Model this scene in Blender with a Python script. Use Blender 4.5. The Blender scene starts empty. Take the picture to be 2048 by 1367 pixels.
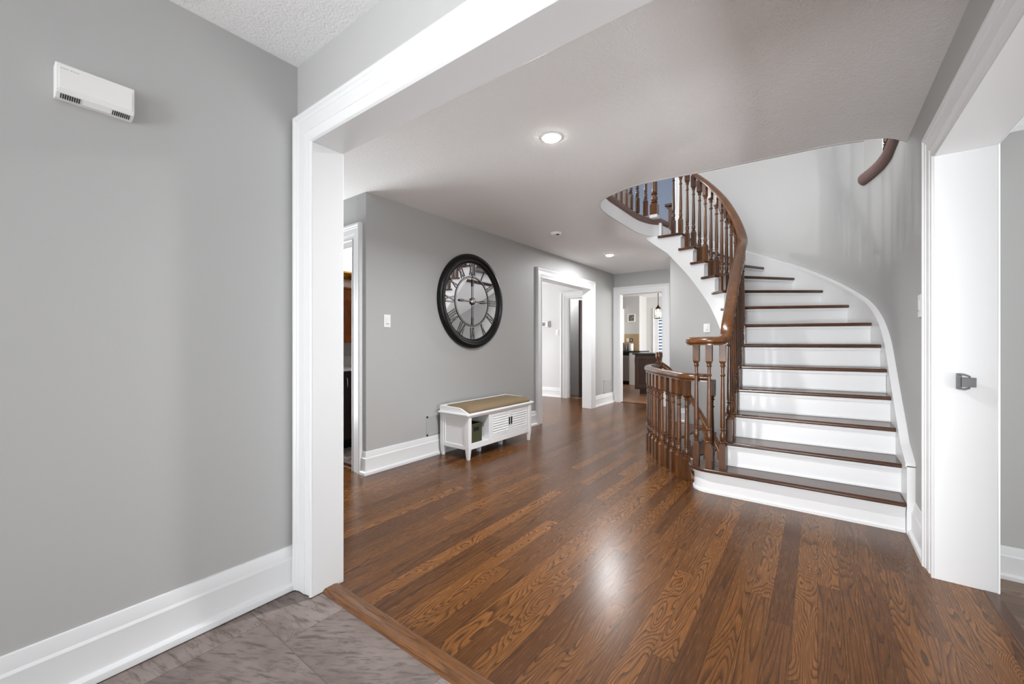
import bpy, bmesh, math, random
from mathutils import Vector

# ------------------------------------------------------------------ camera, world, lights, exposure
sc = bpy.context.scene
COL = sc.collection
PI = math.pi
rad = math.radians
random.seed(7)

cd = bpy.data.cameras.new('camera'); cam = bpy.data.objects.new('camera', cd); COL.objects.link(cam)
cd.sensor_width = 36.0; cd.lens = 819.0 / 2048.0 * 36.0; cd.clip_start = 0.02; cd.clip_end = 60
cam.location = (0, 0, 1.16); cam.rotation_euler = (PI / 2, 0, rad(36.724))
sc.camera = cam

sc.view_settings.view_transform = 'Standard'; sc.view_settings.look = 'None'
sc.view_settings.gamma = 1.0; sc.view_settings.exposure = 0.16; sc.view_settings.use_curve_mapping = False
sc.cycles.use_denoising = True
sc.cycles.max_bounces = 10; sc.cycles.diffuse_bounces = 6; sc.cycles.glossy_bounces = 4
sc.cycles.transparent_max_bounces = 8
sc.cycles.caustics_reflective = False; sc.cycles.caustics_refractive = False
sc.cycles.sample_clamp_indirect = 6.0

w = bpy.data.worlds.new('sky'); sc.world = w; w.use_nodes = True
bgn = w.node_tree.nodes['Background']; bgn.inputs[0].default_value = (0.86, 0.93, 1.0, 1); bgn.inputs[1].default_value = 1.0

def area(name, loc, direction, sx, sy, power, color=(1, 1, 1), spread=180):
    """rectangular area lamp; serves inferred window daylight and light added out of view"""
    ld = bpy.data.lights.new(name, 'AREA'); ld.shape = 'RECTANGLE'; ld.size = sx; ld.size_y = sy
    ld.energy = power; ld.color = color; ld.spread = rad(spread)
    o = bpy.data.objects.new(name, ld); COL.objects.link(o); o.location = loc
    o.rotation_euler = Vector(direction).to_track_quat('-Z', 'Y').to_euler()
    return o

area('daylight_front_door', (-0.75, -3.62, 1.2), (0, 1, 0.3), 2.2, 2.2, 8, (0.97, 0.985, 1), 130)
area('added_living_daylight', (4.35, 1.6, 0.75), (-1, 0, 0.45), 3.2, 1.5, 10, (1, 0.99, 0.975))  # assumed window out of view, added for ambient light in the hall
area('added_riser_beam', (-0.2, -3.60, 1.0), (0.0, 1, 0.05), 1.0, 1.9, 34, (0.97, 0.985, 1), 60)  # narrow beam added behind the camera to brighten the stair risers
area('added_ceiling_uplight', (-0.75, -3.58, 0.35), (0, 1, 0.9), 2.2, 0.6, 26, (0.97, 0.985, 1), 140)  # low upward light added behind the camera to lift the ceilings
area('added_foyer_fill', (0.45, -2.1, 0.95), (-1, 0.1, 0.35), 1.6, 1.5, 22, (0.97, 0.985, 1))  # no known window here; added to brighten left wall and foyer ceiling
area('added_living_uplight', (4.33, 1.7, 0.3), (-1, 0, 1.0), 3.0, 0.7, 130, (0.95, 0.98, 1))  # extra low light added to throw brightness up onto the hall ceiling
area('added_nook_uplight', (-4.75, 1.60, 1.0), (1, 0.12, 0.6), 0.9, 1.7, 38, (0.95, 0.98, 1))  # unseen, assumed window; added to brighten the hall ceiling
area('added_family_daylight', (-7.9, 6.0, 1.0), (1, 0, 0.3), 2.4, 1.7, 150, (0.97, 0.985, 1))  # assumed window out of view, added to light this room and the hall
area('added_kitchen_daylight', (-0.1, 10.4, 1.4), (-1, 0, 0), 2.4, 1.7, 150, (1, 0.99, 0.97))  # assumed side window out of view, added to light the kitchen
area('daylight_upstairs_west', (-5.1, 4.7, 3.85), (1, 0, 0), 0.55, 1.5, 50, (1, 0.99, 0.97))
area('added_south_daylight', (-1.6, 1.3, 3.95), (0, 1, 0.0), 3.0, 1.5, 80, (1, 0.99, 0.975))  # assumed window out of view, added to light the stairwell
area('added_east_daylight', (3.9, 4.3, 3.9), (-1, 0, 0), 2.0, 1.4, 45, (1, 0.99, 0.975))  # assumed window out of view, added to light the upper level

# ------------------------------------------------------------------ node helpers and materials
def lin(r, g, b):
    f = lambda c: (c / 255 / 12.92) if c / 255 <= 0.04045 else ((c / 255 + 0.055) / 1.055) ** 2.4
    return (f(r), f(g), f(b), 1)

class NT:
    def __init__(s, name):
        s.m = bpy.data.materials.new(name); s.m.use_nodes = True
        s.t = s.m.node_tree; s.b = s.t.nodes['Principled BSDF']
    def n(s, typ, props=None, **ins):
        nd = s.t.nodes.new(typ)
        for k, v in (props or {}).items(): setattr(nd, k, v)
        for k, v in ins.items():
            key = int(k[1:]) if k[0] == 'i' and k[1:].isdigit() else k.replace('_', ' ')
            s.put(nd.inputs[key], v)
        return nd
    def put(s, sock, v):
        if isinstance(v, bpy.types.NodeSocket): s.t.links.new(v, sock)
        else: sock.default_value = v
    def math(s, op, a, b=None, c=None):
        nd = s.t.nodes.new('ShaderNodeMath'); nd.operation = op
        s.put(nd.inputs[0], a)
        if b is not None: s.put(nd.inputs[1], b)
        if c is not None: s.put(nd.inputs[2], c)
        return nd.outputs[0]
    def ramp(s, fac, stops):
        nd = s.t.nodes.new('ShaderNodeValToRGB'); el = nd.color_ramp.elements
        while len(el) < len(stops): el.new(0.5)
        for e, (p, c) in zip(el, stops):
            e.position = p; e.color = c
        s.put(nd.inputs[0], fac); return nd.outputs[0]
    def mix(s, fac, a, b, mode='MIX'):
        nd = s.t.nodes.new('ShaderNodeMix'); nd.data_type = 'RGBA'; nd.blend_type = mode
        s.put(nd.inputs[0], fac); s.put(nd.inputs[6], a); s.put(nd.inputs[7], b); return nd.outputs[2]
    def obj(s):
        return s.t.nodes.new('ShaderNodeTexCoord').outputs['Object']
    def sep(s, v):
        nd = s.t.nodes.new('ShaderNodeSeparateXYZ'); s.put(nd.inputs[0], v); return nd.outputs
    def comb(s, x, y, z):
        nd = s.t.nodes.new('ShaderNodeCombineXYZ')
        for i, v in enumerate((x, y, z)): s.put(nd.inputs[i], v)
        return nd.outputs[0]
    def noise(s, vec, scale, detail=2, rough=0.5, dist=0.0):
        return s.n('ShaderNodeTexNoise', Vector=vec, Scale=scale, Detail=detail, Roughness=rough, Distortion=dist).outputs[0]
    def bump(s, h, strength, dist=0.01):
        nd = s.n('ShaderNodeBump', Height=h, Strength=strength, Distance=dist)
        s.t.links.new(nd.outputs[0], s.b.inputs['Normal'])
    def set(s, **k):
        for a, v in k.items(): s.put(s.b.inputs[a.replace('_', ' ')], v)
        return s

def plain(name, rgb, rough=0.5, metal=0.0, **kw):
    t = NT(name); t.set(Base_Color=lin(*rgb), Roughness=rough, Metallic=metal, **kw); return t.m

def paint(name, rgb, rough=0.55, bump=0.03, scale=160):
    t = NT(name); o = t.obj()
    v = t.noise(o, 1.3, 3)
    c = lin(*rgb); c2 = tuple(x * 0.965 for x in c[:3]) + (1,)
    t.set(Base_Color=t.mix(v, c2, c), Roughness=rough)
    t.bump(t.noise(o, scale, 2), bump, 0.004); return t.m

def ceiling_mat():
    t = NT('textured ceiling paint'); o = t.obj()
    t.set(Base_Color=lin(247, 247, 247), Roughness=0.9)
    a = t.noise(o, 95, 4, 0.65); b = t.noise(o, 38, 2, 0.5, 0.6)
    t.bump(t.math('ADD', a, t.math('MULTIPLY', b, 0.7)), 0.55, 0.012); return t.m

def plank_mat(name, along, W, L, dark, mid, light, line, rough, freq=34.0, gs=6.0):
    """strip flooring; along = axis the boards run on"""
    t = NT(name); x, y, z = t.sep(t.obj())
    if along == 'X': x, y = y, x
    row = t.math('FLOOR', t.math('DIVIDE', x, W))
    r1 = t.n('ShaderNodeTexWhiteNoise', {'noise_dimensions': '1D'}, W=row).outputs[0]
    yy = t.math('ADD', y, t.math('MULTIPLY', r1, 3.7))
    idx = t.math('FLOOR', t.math('DIVIDE', yy, L))
    wn = t.n('ShaderNodeTexWhiteNoise', {'noise_dimensions': '2D'}, Vector=t.comb(row, idx, 0.0)).outputs
    seed = wn[0]; s2 = t.sep(wn[1])
    vec = t.comb(t.math('ADD', x, t.math('MULTIPLY', seed, 37.0)),
                 t.math('ADD', t.math('MULTIPLY', y, t.math('MULTIPLY_ADD', t.math('MULTIPLY', s2[0], s2[0]), 0.17, 0.035)), t.math('MULTIPLY', s2[1], 51.0)), t.math('MULTIPLY', seed, 9.0))
    n1 = t.noise(vec, gs, 2, 0.4, 0.15)
    fr = t.math('MULTIPLY', n1, t.math('MULTIPLY_ADD', s2[2], freq, freq * 0.6))
    band = t.math('FRACT', fr)                                     # growth rings: sharp on one side, soft on the other
    ring = t.ramp(band, [(0.0, (1, 1, 1, 1)), (0.14, (0.75, 0.75, 0.75, 1)), (0.45, (0.12, 0.12, 0.12, 1)), (0.93, (0, 0, 0, 1)), (1.0, (1, 1, 1, 1))])
    pv = t.comb(t.math('MULTIPLY', x, 1.0), t.math('MULTIPLY', y, 0.035), seed)
    pore = t.noise(pv, 330, 3, 0.6)
    blot = t.noise(t.comb(x, t.math('MULTIPLY', y, 0.3), seed), 5, 3, 0.6)
    tone = t.math('ADD', t.math('MULTIPLY', seed, 0.62), t.math('MULTIPLY', blot, 0.38))
    base = t.ramp(tone, [(0.12, lin(*dark)), (0.5, lin(*mid)), (0.9, lin(*light))])
    lm = t.math('MULTIPLY', ring, t.math('MULTIPLY_ADD', s2[0], 0.35, 0.45))
    c = t.mix(lm, base, lin(*line))
    pr = t.ramp(pore, [(0.35, (0.55, 0.5, 0.45, 1)), (0.62, (1.12, 1.1, 1.08, 1))])
    c = t.mix(0.55, c, pr, 'MULTIPLY')
    fx = t.math('FRACT', t.math('DIVIDE', x, W)); fy = t.math('FRACT', t.math('DIVIDE', yy, L))
    sx = t.math('LESS_THAN', fx, 0.0016 / W); sy = t.math('LESS_THAN', fy, 0.0016 / L)
    seam = t.math('MAXIMUM', sx, sy)
    c = t.mix(t.math('MULTIPLY', seam, 0.7), c, lin(28, 16, 9))
    t.set(Base_Color=c, Roughness=t.math('MULTIPLY_ADD', pore, 0.10, rough), Specular_IOR_Level=0.36)
    t.bump(t.math('SUBTRACT', t.math('MULTIPLY', pore, 0.25), t.math('MULTIPLY', seam, 1.0)), 0.12, 0.002)
    return t.m

def oak(name, along, dark, mid, light, rough=0.28, k=1.0):
    """stained oak, grain stretched along one local axis"""
    t = NT(name); x, y, z = t.sep(t.obj())
    rnd = t.n('ShaderNodeObjectInfo').outputs['Random']
    st = {'X': (0.07, 1, 1), 'Y': (1, 0.07, 1), 'Z': (1, 1, 0.07)}[along]
    off = t.math('MULTIPLY', rnd, 40.0)
    v = t.comb(t.math('ADD', t.math('MULTIPLY', x, st[0]), off), t.math('MULTIPLY', y, st[1]), t.math('MULTIPLY', z, st[2]))
    n1 = t.noise(v, 14 * k, 3, 0.5, 0.4)
    band = t.math('FRACT', t.math('MULTIPLY', n1, 11.0))
    ring = t.ramp(band, [(0.0, (1, 1, 1, 1)), (0.3, (0.35, 0.35, 0.35, 1)), (0.9, (0, 0, 0, 1)), (1.0, (1, 1, 1, 1))])
    pore = t.noise(v, 260 * k, 2, 0.6)
    base = t.ramp(t.math('MULTIPLY_ADD', rnd, 0.35, t.math('MULTIPLY', n1, 0.65)), [(0.2, lin(*dark)), (0.5, lin(*mid)), (0.8, lin(*light))])
    c = t.mix(t.math('MULTIPLY', ring, 0.55), base, lin(dark[0] * 0.55, dark[1] * 0.5, dark[2] * 0.45))
    c = t.mix(0.5, c, t.ramp(pore, [(0.36, (0.55, 0.5, 0.46, 1)), (0.62, (1.1, 1.08, 1.06, 1))]), 'MULTIPLY')
    t.set(Base_Color=c, Roughness=rough, Coat_Weight=0.12, Coat_Roughness=0.15)
    t.bump(pore, 0.08, 0.002); return t.m

def slate_mat():
    t = NT('slate look tile'); x, y, z = t.sep(t.obj())
    H, Wd = 0.61, 0.61
    yy = t.math('ADD', y, 0.485 - 0.61 + 0.0)          # a joint along X at y = 0.735
    yy = t.math('SUBTRACT', y, 0.74 - 0.61)
    row = t.math('FLOOR', t.math('DIVIDE', yy, H))
    xx = t.math('ADD', t.math('ADD', x, 1.66), t.math('MULTIPLY', t.math('SUBTRACT', row, 1.0), -0.18))
    idx = t.math('FLOOR', t.math('DIVIDE', xx, Wd))
    wn = t.n('ShaderNodeTexWhiteNoise', {'noise_dimensions': '2D'}, Vector=t.comb(row, idx, 0.0)).outputs
    seed = wn[0]; s2 = t.sep(wn[1])
    # cleft running across, each tile turned its own way
    a = t.math('MULTIPLY', t.math('SUBTRACT', s2[0], 0.5), 1.4)
    u = t.math('ADD', x, t.math('MULTIPLY', y, a)); v = t.math('SUBTRACT', y, t.math('MULTIPLY', x, a))
    vec = t.comb(t.math('MULTIPLY', u, 0.22), t.math('ADD', v, t.math('MULTIPLY', seed, 21.0)), seed)
    n1 = t.noise(vec, 9, 6, 0.62, 0.5); n2 = t.noise(vec, 46, 4, 0.6, 0.3)
    n3 = t.noise(t.comb(x, y, t.math('MULTIPLY', seed, 5.0)), 4.2, 3, 0.6)
    base = t.ramp(n3, [(0.28, lin(104, 92, 87)), (0.5, lin(140, 127, 121)), (0.75, lin(164, 152, 146))])
    base = t.mix(t.math('MULTIPLY', seed, 0.55), base, lin(96, 84, 80))
    c = t.mix(t.ramp(n2, [(0.34, (0.9, 0.9, 0.9, 1)), (0.5, (0, 0, 0, 1))]), base, lin(84, 73, 68))
    crack = t.ramp(t.math('ABSOLUTE', t.math('SUBTRACT', n1, 0.5)), [(0.0, (1, 1, 1, 1)), (0.012, (0, 0, 0, 1))])
    c = t.mix(t.math('MULTIPLY', crack, 0.55), c, lin(66, 58, 56))
    fx = t.math('FRACT', t.math('DIVIDE', xx, Wd)); fy = t.math('FRACT', t.math('DIVIDE', yy, H))
    g = t.math('MAXIMUM', t.math('LESS_THAN', fx, 0.006), t.math('LESS_THAN', fy, 0.006))
    c = t.mix(t.math('MULTIPLY', g, 0.8), c, lin(88, 78, 73))
    t.set(Base_Color=c, Roughness=0.5)
    t.bump(t.math('SUBTRACT', t.math('ADD', n1, t.math('MULTIPLY', n2, 0.4)), t.math('MULTIPLY', g, 0.3)), 0.35, 0.012); return t.m

def carpet_mat():
    t = NT('taupe carpet'); o = t.obj(); n = t.noise(o, 220, 3, 0.7)
    t.set(Base_Color=t.ramp(n, [(0.3, lin(84, 62, 58)), (0.7, lin(150, 124, 118))]), Roughness=0.95)
    t.bump(n, 0.8, 0.006); return t.m

def fabric_mat(name, a, b):
    t = NT(name); o = t.obj(); n = t.noise(o, 420, 2, 0.6); m = t.noise(o, 7, 3)
    t.set(Base_Color=t.mix(t.math('MULTIPLY_ADD', n, 0.6, t.math('MULTIPLY', m, 0.4)), lin(*a), lin(*b)), Roughness=0.85)
    t.bump(n, 0.3, 0.002); return t.m

def weave_mat():
    t = NT('green woven strap'); x, y, z = t.sep(t.obj())
    w1 = t.math('SINE', t.math('MULTIPLY', z, 420.0)); w2 = t.math('SINE', t.math('MULTIPLY', t.math('ADD', x, y), 330.0))
    k = t.math('MULTIPLY_ADD', t.math('MULTIPLY', w1, w2), 0.5, 0.5)
    t.set(Base_Color=t.mix(k, lin(46, 50, 28), lin(84, 88, 56)), Roughness=0.8); t.bump(k, 0.6, 0.004); return t.m

def emit(name, rgb, strength):
    t = NT(name); t.set(Base_Color=lin(*rgb), Emission_Color=lin(*rgb), Emission_Strength=strength); return t.m

def glass_mat(name, tint=(1, 1, 1), alpha=0.18):
    t = NT(name); tr = t.t.nodes.new('ShaderNodeBsdfTransparent'); gl = t.t.nodes.new('ShaderNodeBsdfGlossy')
    tr.inputs[0].default_value = (*tint, 1); gl.inputs['Roughness'].default_value = 0.05
    mx = t.t.nodes.new('ShaderNodeMixShader'); mx.inputs[0].default_value = alpha
    t.t.links.new(tr.outputs[0], mx.inputs[1]); t.t.links.new(gl.outputs[0], mx.inputs[2])
    t.t.links.new(mx.outputs[0], t.t.nodes['Material Output'].inputs[0]); return t.m

def granite_mat():
    t = NT('dark granite'); n = t.noise(t.obj(), 180, 3, 0.7)
    t.set(Base_Color=t.ramp(n, [(0.4, lin(18, 20, 24)), (0.7, lin(58, 62, 68))]), Roughness=0.15); return t.m

def photo_mat():
    t = NT('small photograph print'); n = t.noise(t.obj(), 26, 3, 0.6, 0.8)
    t.set(Base_Color=t.ramp(n, [(0.35, lin(48, 46, 40)), (0.5, lin(120, 118, 104)), (0.65, lin(178, 176, 160))]), Roughness=0.4); return t.m

M = dict(
    wall=paint('grey wall paint', (180, 180, 179)),
    hall=paint('hall grey wall paint', (176, 176, 175)),
    pale=paint('pale wall paint', (205, 205, 203)),
    white_wall=paint('white wall paint', (215, 215, 215)),
    blue=paint('blue grey wall paint', (158, 172, 192)),
    trim=plain('white trim paint', (223, 224, 225), 0.35),
    ceil=ceiling_mat(),
    floor=plank_mat('brown oak strip floor', 'Y', 0.083, 1.15, (80, 49, 24), (104, 66, 32), (134, 87, 43), (30, 17, 9), 0.21, 44, 6.5),
    sunk=plank_mat('grey brown plank floor', 'X', 0.12, 1.4, (112, 92, 78), (134, 112, 96), (150, 128, 110), (98, 78, 66), 0.35, 12, 3),
    kit_floor=plank_mat('reddish plank floor', 'X', 0.3, 1.2, (120, 84, 60), (140, 102, 76), (158, 118, 90), (118, 82, 58), 0.3, 8, 3),
    slate=slate_mat(),
    oak_z=oak('stained oak upright', 'Z', (60, 35, 15), (92, 55, 26), (126, 80, 41)),
    oak_x=oak('stained oak tread', 'X', (60, 36, 20), (84, 52, 31), (108, 69, 41), 0.25),
    oak_y=oak('stained oak rail', 'Y', (78, 47, 21), (114, 71, 35), (142, 93, 50)),
    cherry=oak('cherry cabinet wood', 'Z', (104, 46, 14), (146, 72, 24), (172, 92, 34)),
    dark_cab=oak('dark brown cabinet wood', 'Z', (52, 30, 20), (68, 42, 29), (82, 54, 38), 0.35),
    espresso=plain('espresso cabinet paint', (40, 22, 17), 0.35),
    threshold=oak('oak threshold', 'X', (80, 50, 27), (104, 68, 38), (126, 84, 48), 0.25),
    carpet=carpet_mat(),
    black=plain('black lacquer', (10, 9, 9), 0.36, Specular_IOR_Level=0.35),
    ink=plain('black ink', (18, 16, 16), 0.4),
    mirror=plain('mirror', (236, 236, 238), 0.02, 1.0),
    chrome=plain('polished chrome', (205, 200, 198), 0.12, 1.0),
    bronze=plain('dark bronze', (48, 36, 28), 0.4, 0.6),
    brass=plain('aged brass', (150, 106, 44), 0.3, 0.9),
    steel=plain('brushed steel', (150, 142, 136), 0.35, 0.85),
    pewter=plain('grey pewter', (112, 112, 114), 0.38, 0.7),
    bench=plain('white bench lacquer', (243, 244, 245), 0.4),
    plastic=plain('white plastic', (236, 236, 234), 0.4),
    slot=plain('dark slot', (22, 22, 22), 0.8),
    greyprint=plain('grey print', (150, 150, 148), 0.6),
    vent=paint('grey vent paint', (172, 172, 170), 0.5, 0.02),
    cushion=fabric_mat('tan cushion fabric', (116, 98, 72), (146, 126, 96)),
    weave=weave_mat(),
    tile=paint('tan backsplash', (178, 152, 116), 0.35),
    counter=plain('white counter', (232, 230, 226), 0.25),
    granite=granite_mat(),
    photo=photo_mat(),
    lens=emit('downlight lens', (255, 250, 240), 26.0),
    bulb=emit('warm bulb', (255, 214, 150), 9.0),
    shade=emit('lit frosted shade', (255, 250, 240), 2.2),
    canopy=emit('lit ceiling disc', (255, 252, 246), 2.0),
    sky=emit('bright daylight pane', (216, 228, 246), 1.1),
    glass=glass_mat('clear glass', (0.97, 0.95, 0.92), 0.2),
    blind=plain('slate blue zebra shade', (104, 120, 142), 0.8),
    bluecloth=plain('dark blue fabric', (54, 62, 78), 0.7),
)

# ------------------------------------------------------------------ mesh builder
class MB:
    def __init__(s): s.v = []; s.f = []
    def add(s, vs, fs):
        o = len(s.v); s.v += [tuple(p) for p in vs]; s.f += [tuple(i + o for i in f) for f in fs]; return s
    def box(s, x0, x1, y0, y1, z0, z1):
        x0, x1 = sorted((x0, x1)); y0, y1 = sorted((y0, y1)); z0, z1 = sorted((z0, z1))
        return s.add([(x0, y0, z0), (x1, y0, z0), (x1, y1, z0), (x0, y1, z0), (x0, y0, z1), (x1, y0, z1), (x1, y1, z1), (x0, y1, z1)],
                     [(3, 2, 1, 0), (4, 5, 6, 7), (0, 1, 5, 4), (1, 2, 6, 5), (2, 3, 7, 6), (3, 0, 4, 7)])
    def prism(s, poly, z0, z1, axis='z'):
        """extrude a 2-D polygon; axis z: (x,y)->z, axis x: (y,z)->x, axis y: (x,z)->y"""
        n = len(poly)
        A = sum(poly[i][0] * poly[(i + 1) % n][1] - poly[(i + 1) % n][0] * poly[i][1] for i in range(n))
        if (A < 0) != (axis == 'y'): poly = poly[::-1]
        P = {'z': lambda p, h: (p[0], p[1], h), 'x': lambda p, h: (h, p[0], p[1]), 'y': lambda p, h: (p[0], h, p[1])}[axis]
        vs = [P(p, z0) for p in poly] + [P(p, z1) for p in poly]
        fs = [tuple(range(n - 1, -1, -1)), tuple(range(n, 2 * n))] + [(i, (i + 1) % n, n + (i + 1) % n, n + i) for i in range(n)]
        return s.add(vs, fs)
    def lathe(s, prof, c=(0, 0, 0), seg=16, axis='z'):
        vs = []; n = len(prof)
        for r, h in prof:
            for k in range(seg):
                a = 2 * PI * k / seg; x, y = r * math.cos(a), r * math.sin(a)
                if axis == 'z': q = (x, y, h)
                elif axis == 'x': q = (h, x, y)
                else: q = (y, h, x)
                vs.append((c[0] + q[0], c[1] + q[1], c[2] + q[2]))
        fs = [(i * seg + k, i * seg + (k + 1) % seg, (i + 1) * seg + (k + 1) % seg, (i + 1) * seg + k) for i in range(n - 1) for k in range(seg)]
        if prof[0][0] > 1e-6: fs.append(tuple(range(seg - 1, -1, -1)))
        if prof[-1][0] > 1e-6: fs.append(tuple(range((n - 1) * seg, n * seg)))
        return s.add(vs, fs)
    def sweep(s, path, prof, closed_prof=True, closed_path=False, cap=True):
        """profile (offset to the left of the path, height) along a 3-D path, kept plumb and mitred in plan"""
        n = len(path); m = len(prof); vs = []
        for i, p in enumerate(path):
            a = path[(i - 1) % n] if (i > 0 or closed_path) else None
            b = path[(i + 1) % n] if (i < n - 1 or closed_path) else None
            t1 = Vector((p[0] - a[0], p[1] - a[1])).normalized() if a else None
            t2 = Vector((b[0] - p[0], b[1] - p[1])).normalized() if b else None
            t1 = t1 or t2; t2 = t2 or t1
            n1 = Vector((-t1.y, t1.x)); n2 = Vector((-t2.y, t2.x)); nn = (n1 + n2)
            nn = nn.normalized() if nn.length > 1e-6 else n1
            k = 1.0 / max(0.35, nn.dot(n1))
            for o, h in prof: vs.append((p[0] + nn.x * o * k, p[1] + nn.y * o * k, p[2] + h))
        fs = []
        for i in range(n if closed_path else n - 1):
            j = (i + 1) % n
            for q in range(m if closed_prof else m - 1):
                r = (q + 1) % m; fs.append((i * m + q, j * m + q, j * m + r, i * m + r))
        if cap and closed_prof and not closed_path:
            fs.append(tuple(range(m - 1, -1, -1))); fs.append(tuple(range((n - 1) * m, n * m)))
        return s.add(vs, fs)
    def tube(s, pts, r, seg=8):
        pts = [Vector(p) for p in pts]; n = len(pts); vs = []; rr = r if isinstance(r, (list, tuple)) else [r] * n
        up = Vector((0, 0, 1)); prev = None
        for i, p in enumerate(pts):
            t = (pts[min(i + 1, n - 1)] - pts[max(i - 1, 0)]).normalized()
            if prev is None:
                u = t.cross(up)
                if u.length < 1e-3: u = t.cross(Vector((1, 0, 0)))
                u.normalize()
            else:
                u = prev - t * prev.dot(t); u.normalize()
            prev = u; v = t.cross(u)
            for k in range(seg):
                a = 2 * PI * k / seg; vs.append(p + (u * math.cos(a) + v * math.sin(a)) * rr[i])
        fs = [(i * seg + k, i * seg + (k + 1) % seg, (i + 1) * seg + (k + 1) % seg, (i + 1) * seg + k) for i in range(n - 1) for k in range(seg)]
        fs += [tuple(range(seg - 1, -1, -1)), tuple(range((n - 1) * seg, n * seg))]
        return s.add(vs, fs)
    def build(s, name, mat, parent=None, bevel=0.0, smooth=None, origin=None, segs=2):
        off = Vector((0, 0, 0))
        q = parent
        while q is not None: off += q.location; q = q.parent
        if origin is not None: off = Vector(origin)
        me = bpy.data.meshes.new(name)
        me.from_pydata([tuple(Vector(p) - off) for p in s.v], [], s.f); me.update()
        bm = bmesh.new(); bm.from_mesh(me); bmesh.ops.recalc_face_normals(bm, faces=bm.faces); bm.to_mesh(me); bm.free()
        me.materials.append(mat)
        o = bpy.data.objects.new(name, me); COL.objects.link(o)
        if parent is not None: o.parent = parent
        elif origin is not None: o.location = origin
        if smooth is not None:
            me.polygons.foreach_set('use_smooth', [True] * len(me.polygons)); me.set_sharp_from_angle(angle=rad(smooth))
        if bevel:
            b = o.modifiers.new('bevel', 'BEVEL'); b.width = bevel; b.segments = segs; b.limit_method = 'ANGLE'; b.angle_limit = rad(40)
        return o

def thing(name, label, cat, loc=(0, 0, 0), group=None):
    o = bpy.data.objects.new(name, None); o.empty_display_size = 0.1; COL.objects.link(o); o.location = loc
    o['label'] = label; o['category'] = cat
    if group: o['group'] = group
    return o
def tag(o, label, cat, group=None):
    o['label'] = label; o['category'] = cat
    if group: o['group'] = group
    return o
def struct(mb, name, mat, **k):
    o = mb.build(name, mat, **k); o['kind'] = 'structure'; return o
def arc(c, r, a0, a1, n):
    return [(c[0] + r * math.cos(rad(a0 + (a1 - a0) * i / n)), c[1] + r * math.sin(rad(a0 + (a1 - a0) * i / n))) for i in range(n + 1)]
def z3(pts, z): return [(p[0], p[1], z) for p in pts]
def catmull(P, n=6):
    """smooth curve through points of any dimension"""
    out = []
    for i in range(len(P) - 1):
        p0, p1, p2, p3 = P[max(i - 1, 0)], P[i], P[i + 1], P[min(i + 2, len(P) - 1)]
        for k in range(n):
            t = k / n
            out.append(tuple(0.5 * (2 * b + (c - a) * t + (2 * a - 5 * b + 4 * c - d) * t * t + (3 * b - a - 3 * c + d) * t ** 3) for a, b, c, d in zip(p0, p1, p2, p3)))
    out.append(tuple(P[-1])); return out

# ------------------------------------------------------------------ dimensions (metres)
CH = 2.475                    # ceiling
UP = 2.66                     # upper floor
UC = 5.1                      # upper ceiling
XR = 0.47                     # face of right wall
RB = 0.655                    # its far face
XC = -3.17                    # clock wall
C = (-1.46, 4.3)              # centre of the curved stair
RO = XR - C[0]                # radius of curved outer wall (1.93)
RT = 1.895                    # outer end of treads
RI = 0.86                     # face of inner stringer
RISE = 0.19

guard2 = [(-0.80, 3.56), (-0.87, 3.625), (-0.975, 3.735), (-1.10, 3.895), (-1.215, 4.03), (-1.31, 4.175), (-1.40, 4.32), (-1.48, 4.48), (-1.535, 4.65), (-1.555, 4.83), (-1.53, 5.03)]
guard = catmull(guard2, 4)

# ------------------------------------------------------------------ floors
hall_poly = [(RB, 1.05), (RB, 2.85), (XR, 2.85), (XR, 3.44), (-0.70, 3.44)] + [(p[0] + 0.03, p[1] + 0.02) for p in guard] + \
            [(-1.575, 5.10), (-1.60, 6.22), (-1.60, 7.63), (-3.10, 7.63), (-3.10, 7.55), (-3.30, 7.55), (-4.15, 7.56), (-8, 7.56), (-8, 4.6), (-3.30, 4.6), (-3.30, 2.17), (-5, 2.17), (-5, 1.05)]
struct(MB().prism(hall_poly, -0.22, 0.0), 'floor', M['floor'])
struct(MB().box(-2.05, 2.4, -3.9, 1.05, -0.15, -0.004), 'floor_foyer', M['slate'])
struct(MB().box(RB + 0.005, 4.5, -1.9, 3.7, -0.34, -0.19), 'floor_living', M['sunk'])
struct(MB().box(-6, 0.05, 7.63, 12.6, -0.2, -0.002), 'floor_kitchen', M['kit_floor'])
struct(MB().box(-4.75, -3.30, 2.172, 4.59, -0.2, -0.002), 'floor_powder', M['slate'])
struct(MB().box(-5, -3.9, 7.565, 9.5, -0.2, -0.003), 'floor_mudroom', M['slate'])
# thresholds
th = MB().prism([(0.995, -0.004), (1.0, 0.006), (1.01, 0.012), (1.055, 0.013), (1.072, 0.008), (1.075, -0.004)], -1.84, 0.47, 'x')
struct(th, 'trim_1', M['threshold'], smooth=40)
struct(MB().box(RB - 0.035, RB + 0.012, 1.2, 2.85, -0.03, 0.004), 'trim_2', M['oak_x'], bevel=0.004)
struct(MB().box(-3.05, -2.26, 7.60, 7.66, -0.01, 0.006), 'trim_3', M['oak_x'], bevel=0.003)
struct(MB().box(-4.1, -3.36, 2.135, 2.19, -0.01, 0.006), 'trim_4', M['oak_x'], bevel=0.003)

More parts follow.
